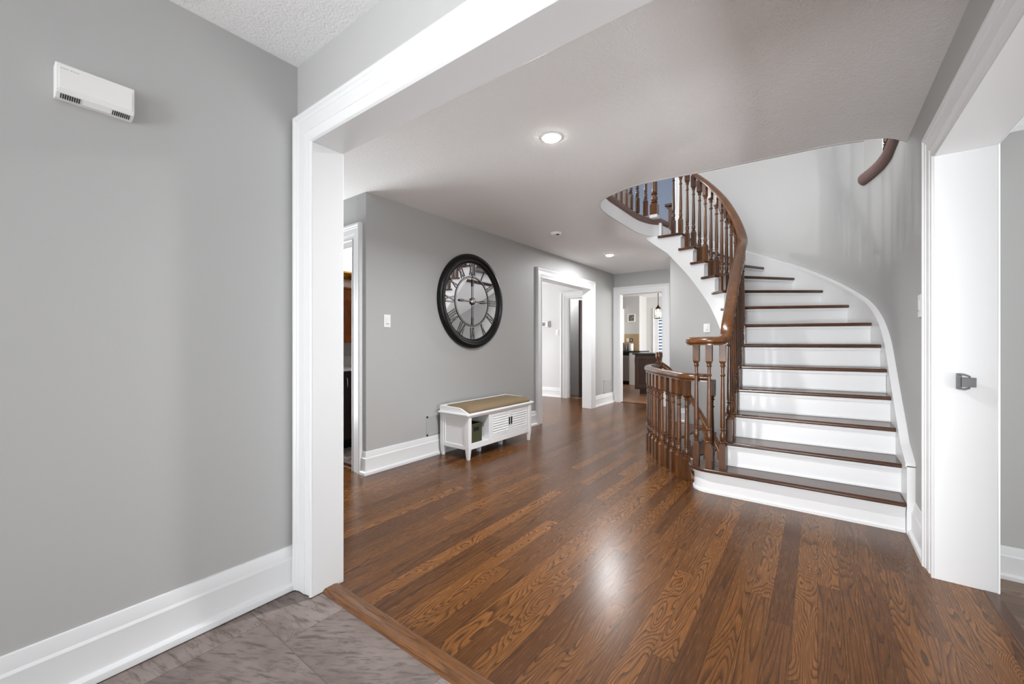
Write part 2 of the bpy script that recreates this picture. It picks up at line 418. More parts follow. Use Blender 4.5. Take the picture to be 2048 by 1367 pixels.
# ------------------------------------------------------------------ ceilings (slab = upper floor)
open_near = catmull([(XR + 0.0, 3.72), (0.376, 3.585), (0.248, 3.511), (0.067, 3.462), (-0.154, 3.445), (-0.40, 3.425), (-0.70, 3.405), (-1.02, 3.372), (-1.225, 3.372), (-1.43, 3.43), (-1.585, 3.516), (-1.675, 3.63), (-1.73, 3.79), (-1.752, 4.02)], 4)
land = catmull([(-1.752, 4.02), (-1.754, 4.4), (-1.75, 4.80), (-1.715, 5.00), (-1.66, 5.14), (-1.585, 5.22)], 4)
well = open_near + land[1:] + [(-1.56, 5.40), (-1.60, 6.22)]
hall_ceil = [(RB, 1.02), (RB, 3.72)] + well + [(-1.60, 7.60), (-3.20, 7.60), (-3.20, 2.13), (-4.9, 2.13), (-4.9, 1.02)]
struct(MB().prism(hall_ceil, CH, UP - 0.01), 'ceiling', M['ceil'])
struct(MB().box(-2.1, 0.7, -3.9, 1.02, CH, UP), 'ceiling_foyer', M['ceil'])
struct(MB().box(RB, 4.5, -2.0, 7.0, CH, UP - 0.01), 'ceiling_living', M['ceil'])
struct(MB().box(-8, -3.20, 4.5, 7.6, CH, UP), 'ceiling_family', M['ceil'])
struct(MB().box(-6, 0.1, 7.60, 12.7, CH, UP), 'ceiling_kitchen', M['ceil'])
struct(MB().box(-4.9, -3.20, 2.13, 4.5, CH, UP), 'ceiling_powder', M['ceil'])
struct(MB().box(-5.4, 4.2, 1.0, 9.7, UC, UC + 0.1), 'ceiling_upstairs', M['ceil'])
# white fascia of the upper floor round the well
struct(MB().sweep(z3(well[8:-1], 0), [(-0.020, CH - 0.003), (-0.0005, CH - 0.003), (-0.0005, UP - 0.015), (-0.020, UP - 0.015)]), 'trim_5', M['trim'], smooth=40)
# rounded carpet nose along the edge
nose = [(0.048 * math.cos(a * PI / 6), 0.046 * math.sin(a * PI / 6)) for a in range(12)]
struct(MB().sweep(z3(well[40:-1], UP + 0.0), nose), 'trim_6', M['carpet'], smooth=60)
struct(MB().box(-5.4, -1.80, 3.40, 9.6, UP - 0.012, UP + 0.012), 'floor_upstairs', M['carpet'])

# ------------------------------------------------------------------ walls
JX = -1.84; JY0, JY1 = 0.96, 1.09; OH = 2.07        # big opening between foyer and hall
struct(MB().box(-2.15, -2.0, -3.9, JY1, -0.1, CH), 'wall_left', M['wall'])
pw = MB().box(-2.0, JX - 0.02, JY0, JY1, 0, CH).box(JX - 0.02, XR, JY0, JY1, OH + 0.02, CH).box(0.40, XR, JY0, JY1, 0, OH + 0.02)
struct(pw, 'wall_partition', M['wall'])
struct(MB().box(-4.9, -2.0, JY1 - 0.13, JY1, 0, CH), 'wall_nook', M['hall'])
struct(MB().box(-4.95, -4.8, JY1, 2.1, 0, 0.1).box(-4.95, -4.8, JY1, 2.1, 1.95, CH), 'wall_nook_end', M['hall'])
# powder room wall (door opening x -4.1 .. -3.36)
struct(MB().box(-3.38, -4.1, 2.11, 2.23, OH + 0.02, CH).box(-4.1, -4.9, 2.11, 2.23, 0, CH).box(XC - 0.139, -3.38, 2.11, 2.23, 0, CH), 'wall_powder', M['wall'])
# clock wall with opening to the family room
D1a, D1b = 4.95, 6.53
struct(MB().box(XC - 0.14, XC, 2.11, D1a - 0.02, 0, CH).box(XC - 0.14, XC, D1a - 0.02, D1b + 0.02, OH + 0.02, CH).box(XC - 0.14, XC, D1b + 0.02, 7.69, 0, CH), 'wall_clock', M['hall'])
# end wall with opening to the kitchen
D2a, D2b = -3.045, -2.255
struct(MB().box(XC, D2a - 0.02, 7.57, 7.69, 0, CH).box(D2a - 0.02, D2b + 0.02, 7.57, 7.69, OH + 0.02, CH).box(D2b + 0.02, -1.60, 7.57, 7.69, 0, CH), 'wall_end', M['hall'])
# right wall, then the curved stair wall, then straight behind the stair: one continuous wall
inner = [(XR, 2.87), (XR, C[1])] + arc(C, RO, 1.5, 90, 58) + [(-1.60, C[1] + RO)]
outer = [(-1.60, C[1] + RO + 0.14)] + arc(C, RO + 0.14, 90, 1.5, 40) + [(RB, C[1]), (RB, 2.87)]
struct(MB().prism(inner + outer, -2.6, UP - 0.03), 'wall_right', M['hall'], smooth=30)
hi = arc(C, RO, 20.8, 90, 46) + [(-1.60, C[1] + RO)] + [(-1.60, C[1] + RO + 0.14)] + arc(C, RO + 0.14, 90, 20.8, 46)
struct(MB().prism(hi, UP - 0.03, UC), 'wall_stair_upper', M['hall'], smooth=30)
struct(MB().box(XR, RB, -3.9, -2.9, 0, CH).box(XR, RB, -1.3, 1.12, 0, CH).box(XR, RB, -2.9, -1.3, 0, 0.2).box(XR, RB, -2.9, -1.3, 1.7, CH).box(XR, RB, 1.12, 2.87, OH + 0.02, CH), 'wall_right_front', M['hall'])
struct(MB().box(-1.74, -1.60, C[1] + RO, 7.57, 0, CH), 'wall_return', M['hall'])
# foyer rear wall with door opening behind the camera
struct(MB().box(-2.1, -1.9, -3.85, -3.7, 0, CH).box(0.4, 0.7, -3.85, -3.7, 0, CH).box(-1.9, 0.4, -3.85, -3.7, 2.46, CH), 'wall_front', M['wall'])
# living room
struct(MB().box(RB, 4.5, 3.58, 3.7, -0.34, CH), 'wall_living_far', M['wall'])
struct(MB().box(4.4, 4.5, -1.9, 3.7, -0.34, 0.2).box(4.4, 4.5, -1.9, 3.7, 2.1, CH).box(4.4, 4.5, -1.9, 0, 0.2, 2.1).box(4.4, 4.5, 3.2, 3.7, 0.2, 2.1), 'wall_living_side', M['wall'])
struct(MB().box(RB, 4.5, -2.0, -1.9, -0.34, CH), 'wall_living_front', M['wall'])
# family room
struct(MB().box(-8, -4.17, 7.47, 7.6, 0, CH).box(-4.17, -3.40, 7.47, 7.6, OH + 0.02, CH).box(-3.40, -3.31, 7.47, 7.6, 0, CH), 'wall_family_far', M['white_wall'])
struct(MB().box(-8.1, -7.95, 4.5, 7.6, 0, 0.3).box(-8.1, -7.95, 4.5, 7.6, 2.3, CH).box(-8.1, -7.95, 7.2, 7.6, 0.3, 2.3).box(-8.1, -7.95, 4.5, 4.8, 0.3, 2.3), 'wall_family_side', M['white_wall'])
struct(MB().box(-8, -3.31, 4.45, 4.6, 0, CH), 'wall_family_near', M['white_wall'])
struct(MB().box(-5.0, -4.04, 8.05, 8.15, 0, CH), 'wall_mudroom', M['wall'])
# kitchen
struct(MB().box(-6, -4.06, 11.5, 12.2, 0, CH), 'wall_kitchen_back', M['pale'])
struct(MB().box(-4.06, 0.1, 12.1, 12.25, 0, 0.05).box(-4.06, -3.72, 12.1, 12.25, 0.05, CH).box(-3.05, 0.1, 12.1, 12.25, 0.05, CH).box(-3.72, -3.05, 12.1, 12.25, 2.02, CH), 'wall_kitchen_far', M['pale'])
struct(MB().box(-6.1, -5.95, 7.69, 12.2, 0, CH), 'wall_kitchen_side', M['pale'])
struct(MB().box(-0.05, 0.1, 7.6, 12.2, 0, 0.5).box(-0.05, 0.1, 7.6, 12.2, 2.3, CH).box(-0.05, 0.1, 7.6, 9.1, 0.5, 2.3).box(-0.05, 0.1, 11.7, 12.2, 0.5, 2.3), 'wall_kitchen_right', M['pale'])
# powder room
struct(MB().box(-4.75, -4.62, 2.23, 4.6, 0, CH), 'wall_powder_back', M['white_wall'])
struct(MB().box(-4.75, -3.31, 4.35, 4.45, 0, CH), 'wall_powder_end', M['white_wall'])
# upstairs
struct(MB().box(-5.4, -1.74, 9.4, 9.55, UP, UC).box(-1.74, -1.60, C[1] + RO + 0.14, 9.5, UP, UC), 'wall_upstairs_far', M['blue'])
struct(MB().box(-5.4, -5.2, 1.1, 9.5, UP, 3.1).box(-5.4, -5.2, 1.1, 9.5, 4.6, UC).box(-5.4, -5.2, 1.1, 4.4, 3.1, 4.6).box(-5.4, -5.2, 5.0, 9.5, 3.1, 4.6), 'wall_upstairs_west', M['blue'])
struct(MB().box(-5.4, 4.2, 1.0, 1.15, UP, 3.2).box(-5.4, 4.2, 1.0, 1.15, 4.7, UC).box(-5.4, -3.1, 1.0, 1.15, 3.2, 4.7).box(-0.1, 4.2, 1.0, 1.15, 3.2, 4.7), 'wall_upstairs_south', M['pale'])
struct(MB().box(4.05, 4.2, 1.1, 7, UP, 3.2).box(4.05, 4.2, 1.1, 7, 4.6, UC).box(4.05, 4.2, 1.1, 3.3, 3.2, 4.6).box(4.05, 4.2, 5.3, 7, 3.2, 4.6), 'wall_upstairs_east', M['pale'])
struct(MB().box(RB, 4.2, 6.6, 6.75, UP, UC), 'wall_overlook', M['hall'])
struct(MB().box(RB + 0.05, RB + 0.85, 6.565, 6.6, UP, UP + 0.26), 'baseboard_overlook', M['trim'], bevel=0.005)
# basement well below the stair
hole = [(-0.70, 3.44)] + [(p[0] + 0.03, p[1] + 0.02) for p in guard] + [(-1.575, 5.10), (-1.60, 6.22)]
struct(MB().sweep(z3(hole, 0), [(0.0, -2.6), (0.02, -2.6), (0.02, -0.03), (0.0, -0.03)]), 'wall_basement', M['pale'], smooth=40)
struct(MB().box(-1.8, RB, 3.3, 6.3, -2.7, -2.6), 'floor_basement', M['sunk'])
struct(MB().sweep(z3([(p[0] + 0.045, p[1] + 0.03) for p in guard], 0), [(-0.014, -0.30), (0.012, -0.30), (0.012, -0.0), (-0.014, -0.0)]), 'trim_7', M['oak_x'], smooth=40)

# ------------------------------------------------------------------ trim: casings, jambs, baseboards
CAS = [(0.0, 0.012), (0.006, 0.02), (0.014, 0.02), (0.017, 0.013), (0.022, 0.013), (0.05, 0.019), (0.052, 0.022), (0.10, 0.024), (0.104, 0.028), (0.116, 0.030), (0.122, 0.036), (0.132, 0.037), (0.14, 0.034), (0.145, 0.030), (0.145, 0.0)]
def casing(name, plane, at, sgn, a0, a1, top, z0=0.0, right=True, mat=None, left=True, prof=CAS):
    """moulded casing round an opening a0..a1 of a wall; plane 'x' or 'y' at coordinate `at`, sticking out towards sgn"""
    mb = MB(); pr = prof; m = len(pr); rows = []
    for wd, t in pr:
        pts = []
        if left: pts += [(a0 - wd, z0), (a0 - wd, top + wd)]
        else: pts += [(a0, top + wd)]
        if right: pts += [(a1 + wd, top + wd), (a1 + wd, z0)]
        else: pts += [(a1, top + wd)]
        rows.append([((at + sgn * t, p[0], p[1]) if plane == 'x' else (p[0], at + sgn * t, p[1])) for p in pts])
    k = len(rows[0]); vs = [p for r in rows for p in r]
    fs = [(i * k + j, i * k + j + 1, (i + 1) * k + j + 1, (i + 1) * k + j) for i in range(m - 1) for j in range(k - 1)]
    mb.add(vs, fs)
    return struct(mb, name, mat or M['trim'], smooth=25)
def jamb(name, plane, t0, t1, a0, a1, top, z0=0.0, th=0.02):
    mb = MB()
    for b in ((a0 - th, a0, z0, top), (a1, a1 + th, z0, top), (a0 - th, a1 + th, top, top + th)):
        if plane == 'x': mb.box(t0, t1, b[0], b[1], b[2], b[3])
        else: mb.box(b[0], b[1], t0, t1, b[2], b[3])
    return struct(mb, name, M['trim'], bevel=0.002)
# foyer / hall opening
casing('trim_8', 'y', JY0, -1, JX, 0.42, OH)
jamb('trim_9', 'y', JY0 - 0.012, JY1 + 0.012, JX, 0.42, OH)
casing('trim_10', 'y', JY1, 1, JX - 0.008, 0.428, OH + 0.008)
# right opening
casing('trim_11', 'x', XR, -1, 1.12, 2.85, OH)
jamb('trim_12', 'x', XR - 0.012, RB + 0.012, 1.12, 2.85, OH)
casing('trim_13', 'x', RB, 1, 1.12, 2.85, OH)
# powder room
casing('trim_14', 'y', 2.11, -1, -4.1, -3.365, OH)
jamb('trim_15', 'y', 2.10, 2.24, -4.1, -3.365, OH)
# family room opening
casing('trim_16', 'x', XC, 1, D1a, D1b, OH)
jamb('trim_17', 'x', XC - 0.152, XC + 0.012, D1a, D1b, OH)
casing('trim_18', 'x', XC - 0.14, -1, D1a, D1b, OH)
# family room inner door
casing('trim_19', 'y', 7.47, -1, -4.15, -3.42, 2.055)
jamb('trim_20', 'y', 7.46, 7.61, -4.15, -3.42, 2.055)
# kitchen opening
casing('trim_21', 'y', 7.57, -1, D2a, D2b, OH)
jamb('trim_22', 'y', 7.558, 7.702, D2a, D2b, OH)
BASE = [(0, 0), (0.036, 0), (0.036, 0.012), (0.034, 0.022), (0.028, 0.03), (0.021, 0.034), (0.019, 0.04), (0.019, 0.140), (0.016, 0.146), (0.013, 0.150), (0.008, 0.192), (0.006, 0.198), (0, 0.2)]
def baseboard(name, path, z=0.0, h=1.0):
    """path runs with the room on its left"""
    return struct(MB().sweep(z3(path, z), [(o, v * h) for o, v in BASE]), name, M['trim'], smooth=25)
baseboard('baseboard_left', [(-2.0, JY0), (-2.0, -3.7)])
baseboard('baseboard_clock', [(XC, D1a - 0.145), (XC, 2.11), (-3.365 + 0.145, 2.11)])
baseboard('baseboard_clock_end', [(D2a - 0.145, 7.57), (XC, 7.57), (XC, D1b + 0.145)])
baseboard('baseboard_end', [(-1.60, 7.57), (D2b + 0.145, 7.57)])
baseboard('baseboard_return', [(-1.52, 6.232), (-1.60, 6.232), (-1.60, 7.57)][::1])
baseboard('baseboard_family', [(-4.15 - 0.145, 7.47), (-7.9, 7.47)])
baseboard('baseboard_living', [(4.4, 3.58), (RB, 3.58)], -0.19, 0.9)
# right wall base: cut at the stair side
bb = MB().sweep(z3([(XR, 2.85 + 0.145), (XR, 3.42)], 0), BASE)
struct(bb, 'baseboard_right', M['trim'], smooth=25)
CROWN = [(0, -0.12), (0.012, -0.12), (0.014, -0.095), (0.03, -0.075), (0.034, -0.055), (0.06, -0.03), (0.075, -0.02), (0.08, 0.0), (0, 0)]
struct(MB().sweep(z3([(4.4, 3.58), (RB, 3.58)], CH), CROWN), 'trim_23', M['trim'], smooth=25)
struct(MB().sweep(z3([(-3.31, 7.47), (-7.95, 7.47)], CH), [(a * 0.7, b * 0.55) for a, b in CROWN]), 'trim_24', M['trim'], smooth=25)
# upstairs white corner casing seen past the banister
struct(MB().box(-1.655, -1.595, C[1] + RO - 0.015, C[1] + RO + 0.155, UP, UC - 0.02).box(-1.67, -1.64, C[1] + RO - 0.02, C[1] + RO + 0.16, UP, UC - 0.02), 'trim_25', M['trim'], bevel=0.006)

# ------------------------------------------------------------------ staircase
def P(r, a): return (C[0] + r * math.cos(rad(a)), C[1] + r * math.sin(rad(a)))
# nosing lines: (inner, outer) given as y on the straight part ('y') or angle ('a')
NL = {2: (('y', 3.565), ('y', 3.586)), 3: (('y', 3.785), ('y', 3.822)), 4: (('y', 3.975), ('y', 4.06)), 5: (('y', 4.15), ('y', 4.285)),
      6: (('a', 0.0), ('a', 6.4)), 7: (('a', 11.0), ('a', 13.4)), 8: (('a', 25.5), ('a', 25.6)), 9: (('a', 37.5), ('a', 37.1)), 10: (('a', 48.0), ('a', 48.6)),
      11: (('a', 58.3), ('a', 60.5)), 12: (('a', 68.0), ('a', 72.5)), 13: (('a', 78.0), ('a', 84.0)), 14: (('a', 95.0), ('a', 96.0))}
def npt(k, side, r):
    t, v = NL[k][side]
    if t == 'y': return (C[0] + r, v)
    return P(r, v)
def along(k, side, r, k2):
    """plan points of the edge of radius r between two nosing lines"""
    A, B = NL[k][side], NL[k2][side]
    if A[0] == 'y' and B[0] == 'y': return [(C[0] + r, A[1]), (C[0] + r, B[1])]
    if A[0] == 'y': return [(C[0] + r, A[1]), (C[0] + r, C[1])] + (arc(C, r, 0, B[1], 3)[1:] if B[1] > 0.5 else [])
    return arc(C, r, A[1], B[1], 8)
def shift(p, q, d):
    """move the line p-q by d to the side of higher steps"""
    t = Vector((q[0] - p[0], q[1] - p[1])).normalized(); n = Vector((-t.y, t.x))
    return (p[0] + n.x * d, p[1] + n.y * d), (q[0] + n.x * d, q[1] + n.y * d)

stair = thing('staircase', 'curved staircase with oak treads, white risers and turned banister sweeping up left', 'staircase', (0.0, 3.44, 0))
# first step: bull-nosed at the left
def bull(dx, back):
    r = 0.12 + dx
    a = arc((-0.68, 3.555), r, 270, 180, 12)
    return [(XR - 0.04, 3.435 - dx)] + a + [(-0.68 - r, 3.60), (-0.75, 3.66), (-0.63, 3.66), (-0.63, back), (XR - 0.04, back)]
MB().prism(bull(0.042, 3.63), RISE - 0.028, RISE).build('tread', M['oak_x'], stair, bevel=0.009, smooth=50)
r1 = MB().prism(bull(0.0, 3.60), 0.0, RISE - 0.028)
r1.prism(bull(0.012, 3.60), RISE - 0.052, RISE - 0.028).prism(bull(0.010, 3.60), 0.0, 0.016)
r1.build('riser', M['trim'], stair, smooth=30)
for k in range(2, 14):
    z = k * RISE
    rin = 0.825 if k > 5 else 0.835
    pin = along(k, 0, rin, k + 1); pout = along(k, 1, RT, k + 1)
    # tread: a little past the next riser
    bi, bo = shift(pin[-1], pout[-1], 0.05)
    MB().prism(pin + [bi] + [bo] + pout[::-1], z - 0.028, z).build('tread', M['oak_x'], stair, bevel=0.009, smooth=50)
    a, b = npt(k, 0, RI), npt(k, 1, RT)
    a0, b0 = shift(a, b, 0.032); a1, b1 = shift(a, b, 0.05); am, bm_ = shift(a, b, 0.018); ac, bc = shift(a, b, 0.024)
    rz = (k - 1) * RISE
    rm = MB().prism([a0, b0, b1, a1], rz - 0.02, z - 0.028).prism([am, bm_, b1, a1], z - 0.05, z - 0.028).prism([ac, bc, b1, a1], rz, rz + 0.014)
    rm.build('riser', M['trim'], stair, bevel=0.003)
# last riser up to the landing
a, b = npt(14, 0, RI), npt(14, 1, RT)
a0, b0 = shift(a, b, 0.01); a1, b1 = shift(a, b, 0.04)
MB().prism([a0, b0, b1, a1], 13 * RISE - 0.02, UP - 0.03).build('riser', M['trim'], stair)
# white inner stringer: stepped top under the treads, smooth bottom
BOT = [(0, 0.42), (20, 0.82), (42.6, 1.262), (55.6, 1.576), (73, 1.922), (91, 2.246), (107, 2.44)]
def bot(a):
    for (p, q), (r_, s_) in zip(BOT, BOT[1:]):
        if a <= r_: return q + (s_ - q) * (a - p) / (r_ - p)
    return BOT[-1][1]
def stepz(a):
    k = 6
    for j in range(6, 15):
        if a >= NL[j][0][1] + 2.2: k = j
    return k * RISE - 0.028
st = MB(); vs = []; fs = []
angs = sorted(set([x / 1.0 for x in range(0, 108, 1)] + [NL[j][0][1] + 2.19 for j in range(6, 15)] + [NL[j][0][1] + 2.21 for j in range(6, 15)]))
for a in angs:
    top = min(stepz(a), UP - 0.03 if a > 97 else 9)
    if a > 97.2: top = 2.474
    for r in (RI, RI + 0.04):
        p = P(r, a); vs.append((p[0], p[1], bot(a))); vs.append((p[0], p[1], top))
for i in range(len(angs) - 1):
    q = i * 4
    fs += [(q, q + 4, q + 5, q + 1), (q + 2, q + 3, q + 7, q + 6), (q + 1, q + 5, q + 7, q + 3), (q, q + 2, q + 6, q + 4)]
fs += [(0, 1, 3, 2), (len(vs) - 4, len(vs) - 2, len(vs) - 1, len(vs) - 3)]
st.add(vs, fs)
st.build('inner_stringer', M['trim'], stair, smooth=30)
# straight part of the stringer
ss = MB(); pl = []
for k in range(2, 6):
    y0 = NL[k][0][1] + 0.032; y1 = (NL[k + 1][0][1] + 0.032) if k < 5 else 4.3
    pl += [(y0, (k - 1) * RISE - 0.028), (y0, k * RISE - 0.028)]
pl += [(4.3, 5 * RISE - 0.028), (4.3, 0.42), (3.62, 0.0), (3.597, 0.0)]
ss.prism(pl, C[0] + RI, C[0] + RI + 0.04, 'x').build('inner_stringer', M['trim'], stair)
# soffit closing the underside
sf = MB(); vs = []; fs = []
for i, a in enumerate(range(0, 88, 3)):
    for r, dz in ((RI + 0.02, 0.01), (RO - 0.01, 0.01), (RI + 0.02, 0.03), (RO - 0.01, 0.03)):
        p = P(r, a); vs.append((p[0], p[1], bot(a) + dz))
n = len(vs) // 4
for i in range(n - 1):
    q = i * 4; fs += [(q, q + 1, q + 5, q + 4), (q + 2, q + 6, q + 7, q + 3)]
sf.add(vs, fs).add([(C[0] + RI + 0.02, 3.62, 0.0), (XR - 0.01, 3.62, 0.0), (XR - 0.01, 4.3, 0.43), (C[0] + RI + 0.02, 4.3, 0.43)], [(0, 1, 2, 3)])
sf.build('soffit', M['white_wall'], stair, smooth=40)
# white skirt board up the curved wall with a capped top edge
def nosez(s):   # nosing height along the outer wall; s = y on straight part, then angle
    pass
sk = []
for k in range(2, 15):
    t, v = NL[k][1]
    pos = (v - C[1]) if t == 'y' else rad(v) * RO
    sk.append((pos, k * RISE))
sk = [(3.385 - C[1], RISE)] + sk
def skz(pos):
    for (p, q), (r_, s_) in zip(sk, sk[1:]):
        if pos <= r_: return q + (s_ - q) * (pos - p) / (r_ - p)
    return sk[-1][1]
samples = [3.40 - C[1] + 0.04 * i for i in range(0, 105)]
samples = [s for s in samples if s < rad(93) * RO]
pz = [skz(s) for s in samples]
sm = []
for i in range(len(pz)):
    lo, hi_ = max(0, i - 5), min(len(pz), i + 6); sm.append(sum(pz[lo:hi_]) / (hi_ - lo))
def ppos(s, r):
    if s <= 0: return (C[0] + r, C[1] + s)
    return P(r, math.degrees(s / RO))
def strip(rows):
    """closed tube through rows of equally many points"""
    m = len(rows[0]); vs = [p for r in rows for p in r]; fs = []
    for i in range(len(rows) - 1):
        for j in range(m): fs.append((i * m + j, i * m + (j + 1) % m, (i + 1) * m + (j + 1) % m, (i + 1) * m + j))
    fs += [tuple(range(m - 1, -1, -1)), tuple(range((len(rows) - 1) * m, len(rows) * m))]
    return vs, fs
rows = []; rows2 = []
for s, zz in zip(samples, sm):
    t = zz + 0.115; lo = max(0.0, zz - 0.42, bot(math.degrees(s / RO)) + 0.03 if s > 0 else 0)
    a, b = ppos(s, RT - 0.003), ppos(s, RO - 0.0005)
    rows.append([(a[0], a[1], lo), (b[0], b[1], lo), (b[0], b[1], t), (a[0], a[1], t)])
    a2 = ppos(s, RT - 0.010)
    rows2.append([(a2[0], a2[1], t - 0.005), (b[0], b[1], t - 0.005), (b[0], b[1], t + 0.022), (a2[0], a2[1], t + 0.018)])
MB().add(*strip(rows)).build('skirt_board', M['trim'], stair, smooth=40)
MB().add(*strip(rows2)).build('skirt_cap', M['trim'], stair, smooth=40)

# ------------------------------------------------------------------ turned balusters
def baluster_mesh(H, s=0.045, hb=0.19, ht=0.15, seg=20):
    mb = MB(); q = s / 2
    def block(z0, z1, c0, c1):
        zs = [(z0, q * (0.62 if c0 else 1)), (z0 + (0.022 if c0 else 0.0), q), (z1 - (0.022 if c1 else 0.0), q), (z1, q * (0.62 if c1 else 1))]
        vs = []
        for z, r in zs: vs += [(-r, -r, z), (r, -r, z), (r, r, z), (-r, r, z)]
        fs = [(i * 4 + k, i * 4 + (k + 1) % 4, (i + 1) * 4 + (k + 1) % 4, (i + 1) * 4 + k) for i in range(3) for k in range(4)]
        mb.add(vs, fs + [(3, 2, 1, 0), (12, 13, 14, 15)])
    block(0, hb, False, True); block(H - ht, H, True, False)
    L = H - hb - ht; R = q
    prof = [(0, .72), (.006, .95), (.012, .98), (.018, .7), (.026, .62), (.032, .66), (.05, .86), (.085, .93), (.115, .84), (.145, .60), (.152, .58), (.158, .86), (.17, .92), (.18, .62), (.188, .6), (.194, .78), (.205, .82),
            (.30, .80), (.45, .74), (.62, .66), (.80, .56), (.842, .54), (.848, .78), (.858, .84), (.868, .78), (.875, .56), (.93, .55), (.962, .58), (.968, .82), (.982, .88), (.99, .72), (1.0, .6)]
    mb.lathe([(R * r, hb + L * t) for t, r in prof], (0, 0, 0), seg)
    return mb
_cache = {}
def put_baluster(parent, x, y, z, H, rot=0.0, kind='baluster', **kw):
    key = (round(H, 2), tuple(sorted(kw.items())))
    if key not in _cache:
        o = baluster_mesh(key[0], **kw).build(kind, M['oak_z'], None, smooth=19); _cache[key] = o
    else:
        o = _cache[key].copy(); COL.objects.link(o)
    o.name = kind; o.parent = parent
    o.location = Vector((x, y, z)) - parent.location; o.rotation_euler = (0, 0, rot); return o
RAIL = [(-0.036, -0.012), (-0.038, 0.004), (-0.034, 0.018), (-0.022, 0.028), (0, 0.032), (0.022, 0.028), (0.034, 0.018), (0.038, 0.004), (0.036, -0.012), (0.026, -0.020), (0.026, -0.030), (-0.026, -0.030), (-0.026, -0.020)]
RAILW = [(o * 1.12, h * 1.05) for o, h in RAIL]

# main stair banister
ban = stair
rb = 0.90
rail_pts = [(-0.825, 3.545, 1.165), (-0.80, 3.485, 1.165), (-0.745, 3.445, 1.165), (-0.67, 3.43, 1.168), (-0.60, 3.455, 1.170), (-0.566, 3.495, 1.20), (-0.56, 3.55, 1.31), (-0.56, 3.71, 1.49), (-0.56, 3.86, 1.655), (-0.56, 4.07, 1.86), (-0.56, 4.26, 2.02)]
for a, z in ((10, 2.125), (20, 2.265), (32, 2.47), (45, 2.715), (57.5, 2.93), (69.4, 3.115), (80, 3.28), (90, 3.42), (97, 3.50)):
    p = P(rb, a); rail_pts.append((p[0], p[1], z))
rail = catmull(rail_pts, 6)
MB().sweep(rail, RAILW).build('handrail', M['oak_y'], ban, smooth=50)
def railz(x, y):
    return min(rail[8:], key=lambda p: (p[0] - x) ** 2 + (p[1] - y) ** 2)[2]
for x, y in ((-0.772, 3.487), (-0.672, 3.452), (-0.585, 3.50)):
    put_baluster(ban, x, y, RISE, 0.955)
for k in range(2, 14):
    A, B = NL[k][0], NL[k + 1][0]
    pa = (A[1] - C[1]) if A[0] == 'y' else rad(A[1]) * rb
    pb = (B[1] - C[1]) if B[0] == 'y' else rad(B[1]) * rb
    if k == 13: pb = pa + 0.17
    for f in (0.27, 0.77):
        s = pa + (pb - pa) * f + 0.01
        p, rot = ((C[0] + rb, C[1] + s), 0) if s <= 0 else (P(rb, math.degrees(s / rb)), s / rb)
        put_baluster(ban, p[0], p[1], k * RISE, railz(*p) - 0.02 - k * RISE, rot)

# floor guard round the basement well
gd = thing('floor_railing', 'low curved oak railing with closely spaced turned spindles guarding the basement stairwell', 'railing', (-1.2, 4.0, 0))
gl = [(-0.70, 3.64)] + guard2[1:-1] + [(-1.545, 4.98)]
MB().sweep(z3(catmull(gl, 5), 0.868), RAILW).build('handrail', M['oak_y'], gd, smooth=50)
# even spacing along the curve
gc = catmull(guard2[1:], 12); acc = 0.0; want = 0.015; pos = []
for p, q in zip(gc, gc[1:]):
    d = math.hypot(q[0] - p[0], q[1] - p[1])
    while want <= acc + d:
        t = (want - acc) / d; pos.append((p[0] + (q[0] - p[0]) * t, p[1] + (q[1] - p[1]) * t, math.atan2(q[1] - p[1], q[0] - p[0]))); want += 0.122
    acc += d
for x, y, r in pos[:-1]: put_baluster(gd, x, y, 0, 0.842, r, s=0.05, hb=0.2)
put_baluster(gd, -0.70, 3.69, 0.0, 0.85, 0, s=0.055, hb=0.2)
nw = MB().box(-1.562, -1.502, 4.99, 5.05, 0, 0.30).box(-1.562, -1.502, 4.99, 5.05, 0.72, 0.92)
nw.lathe([(0.026, 0.30), (0.03, 0.33), (0.022, 0.36), (0.028, 0.45), (0.022, 0.66), (0.029, 0.69), (0.026, 0.72)], (-1.532, 5.02, 0), 16)
nw.lathe([(0.024, 0.92), (0.016, 0.932), (0.018, 0.945), (0.036, 0.965), (0.040, 0.985), (0.040, 1.02), (0.034, 1.035), (0.0, 1.04)], (-1.532, 5.02, 0), 16)
nw.build('newel_post', M['oak_z'], gd, smooth=40)

# basement stair: treads, risers, rail down the inner side
bs = thing('basement_stair', 'brown oak steps descending under the white staircase behind the low railing', 'staircase', (-1.5, 5.6, 0))
for k in range(0, 9):
    a0 = 95 - k * 10.5; z = -k * RISE - (0.0 if k else 0.002)
    pin = arc(C, 0.90, a0 - 12, a0 + (0 if k else 1), 4); pout = arc(C, RT, a0 - 12, a0 + (0 if k else 1), 6)
    MB().prism(pin + pout[::-1], z - 0.03, z).build('tread', M['oak_x'], bs, bevel=0.006)
    c, d = P(0.90, a0 - 11.2), P(RT, a0 - 11.2); c1, d1 = P(0.90, a0 - 10.2), P(RT, a0 - 10.2)
    MB().prism([c, d, d1, c1], z - RISE, z - 0.03).build('riser', M['trim'], bs)
vs = []; rows = []
for a in range(97, 0, -3):
    zt = -(95 - a) / 10.5 * RISE + 0.06; p, q = P(0.86, a), P(0.89, a)
    rows.append([(p[0], p[1], zt - 0.36), (q[0], q[1], zt - 0.36), (q[0], q[1], min(zt, 0.05)), (p[0], p[1], min(zt, 0.05))])
MB().add(*strip(rows)).build('stringer', M['oak_x'], bs, smooth=40)
brl = bs
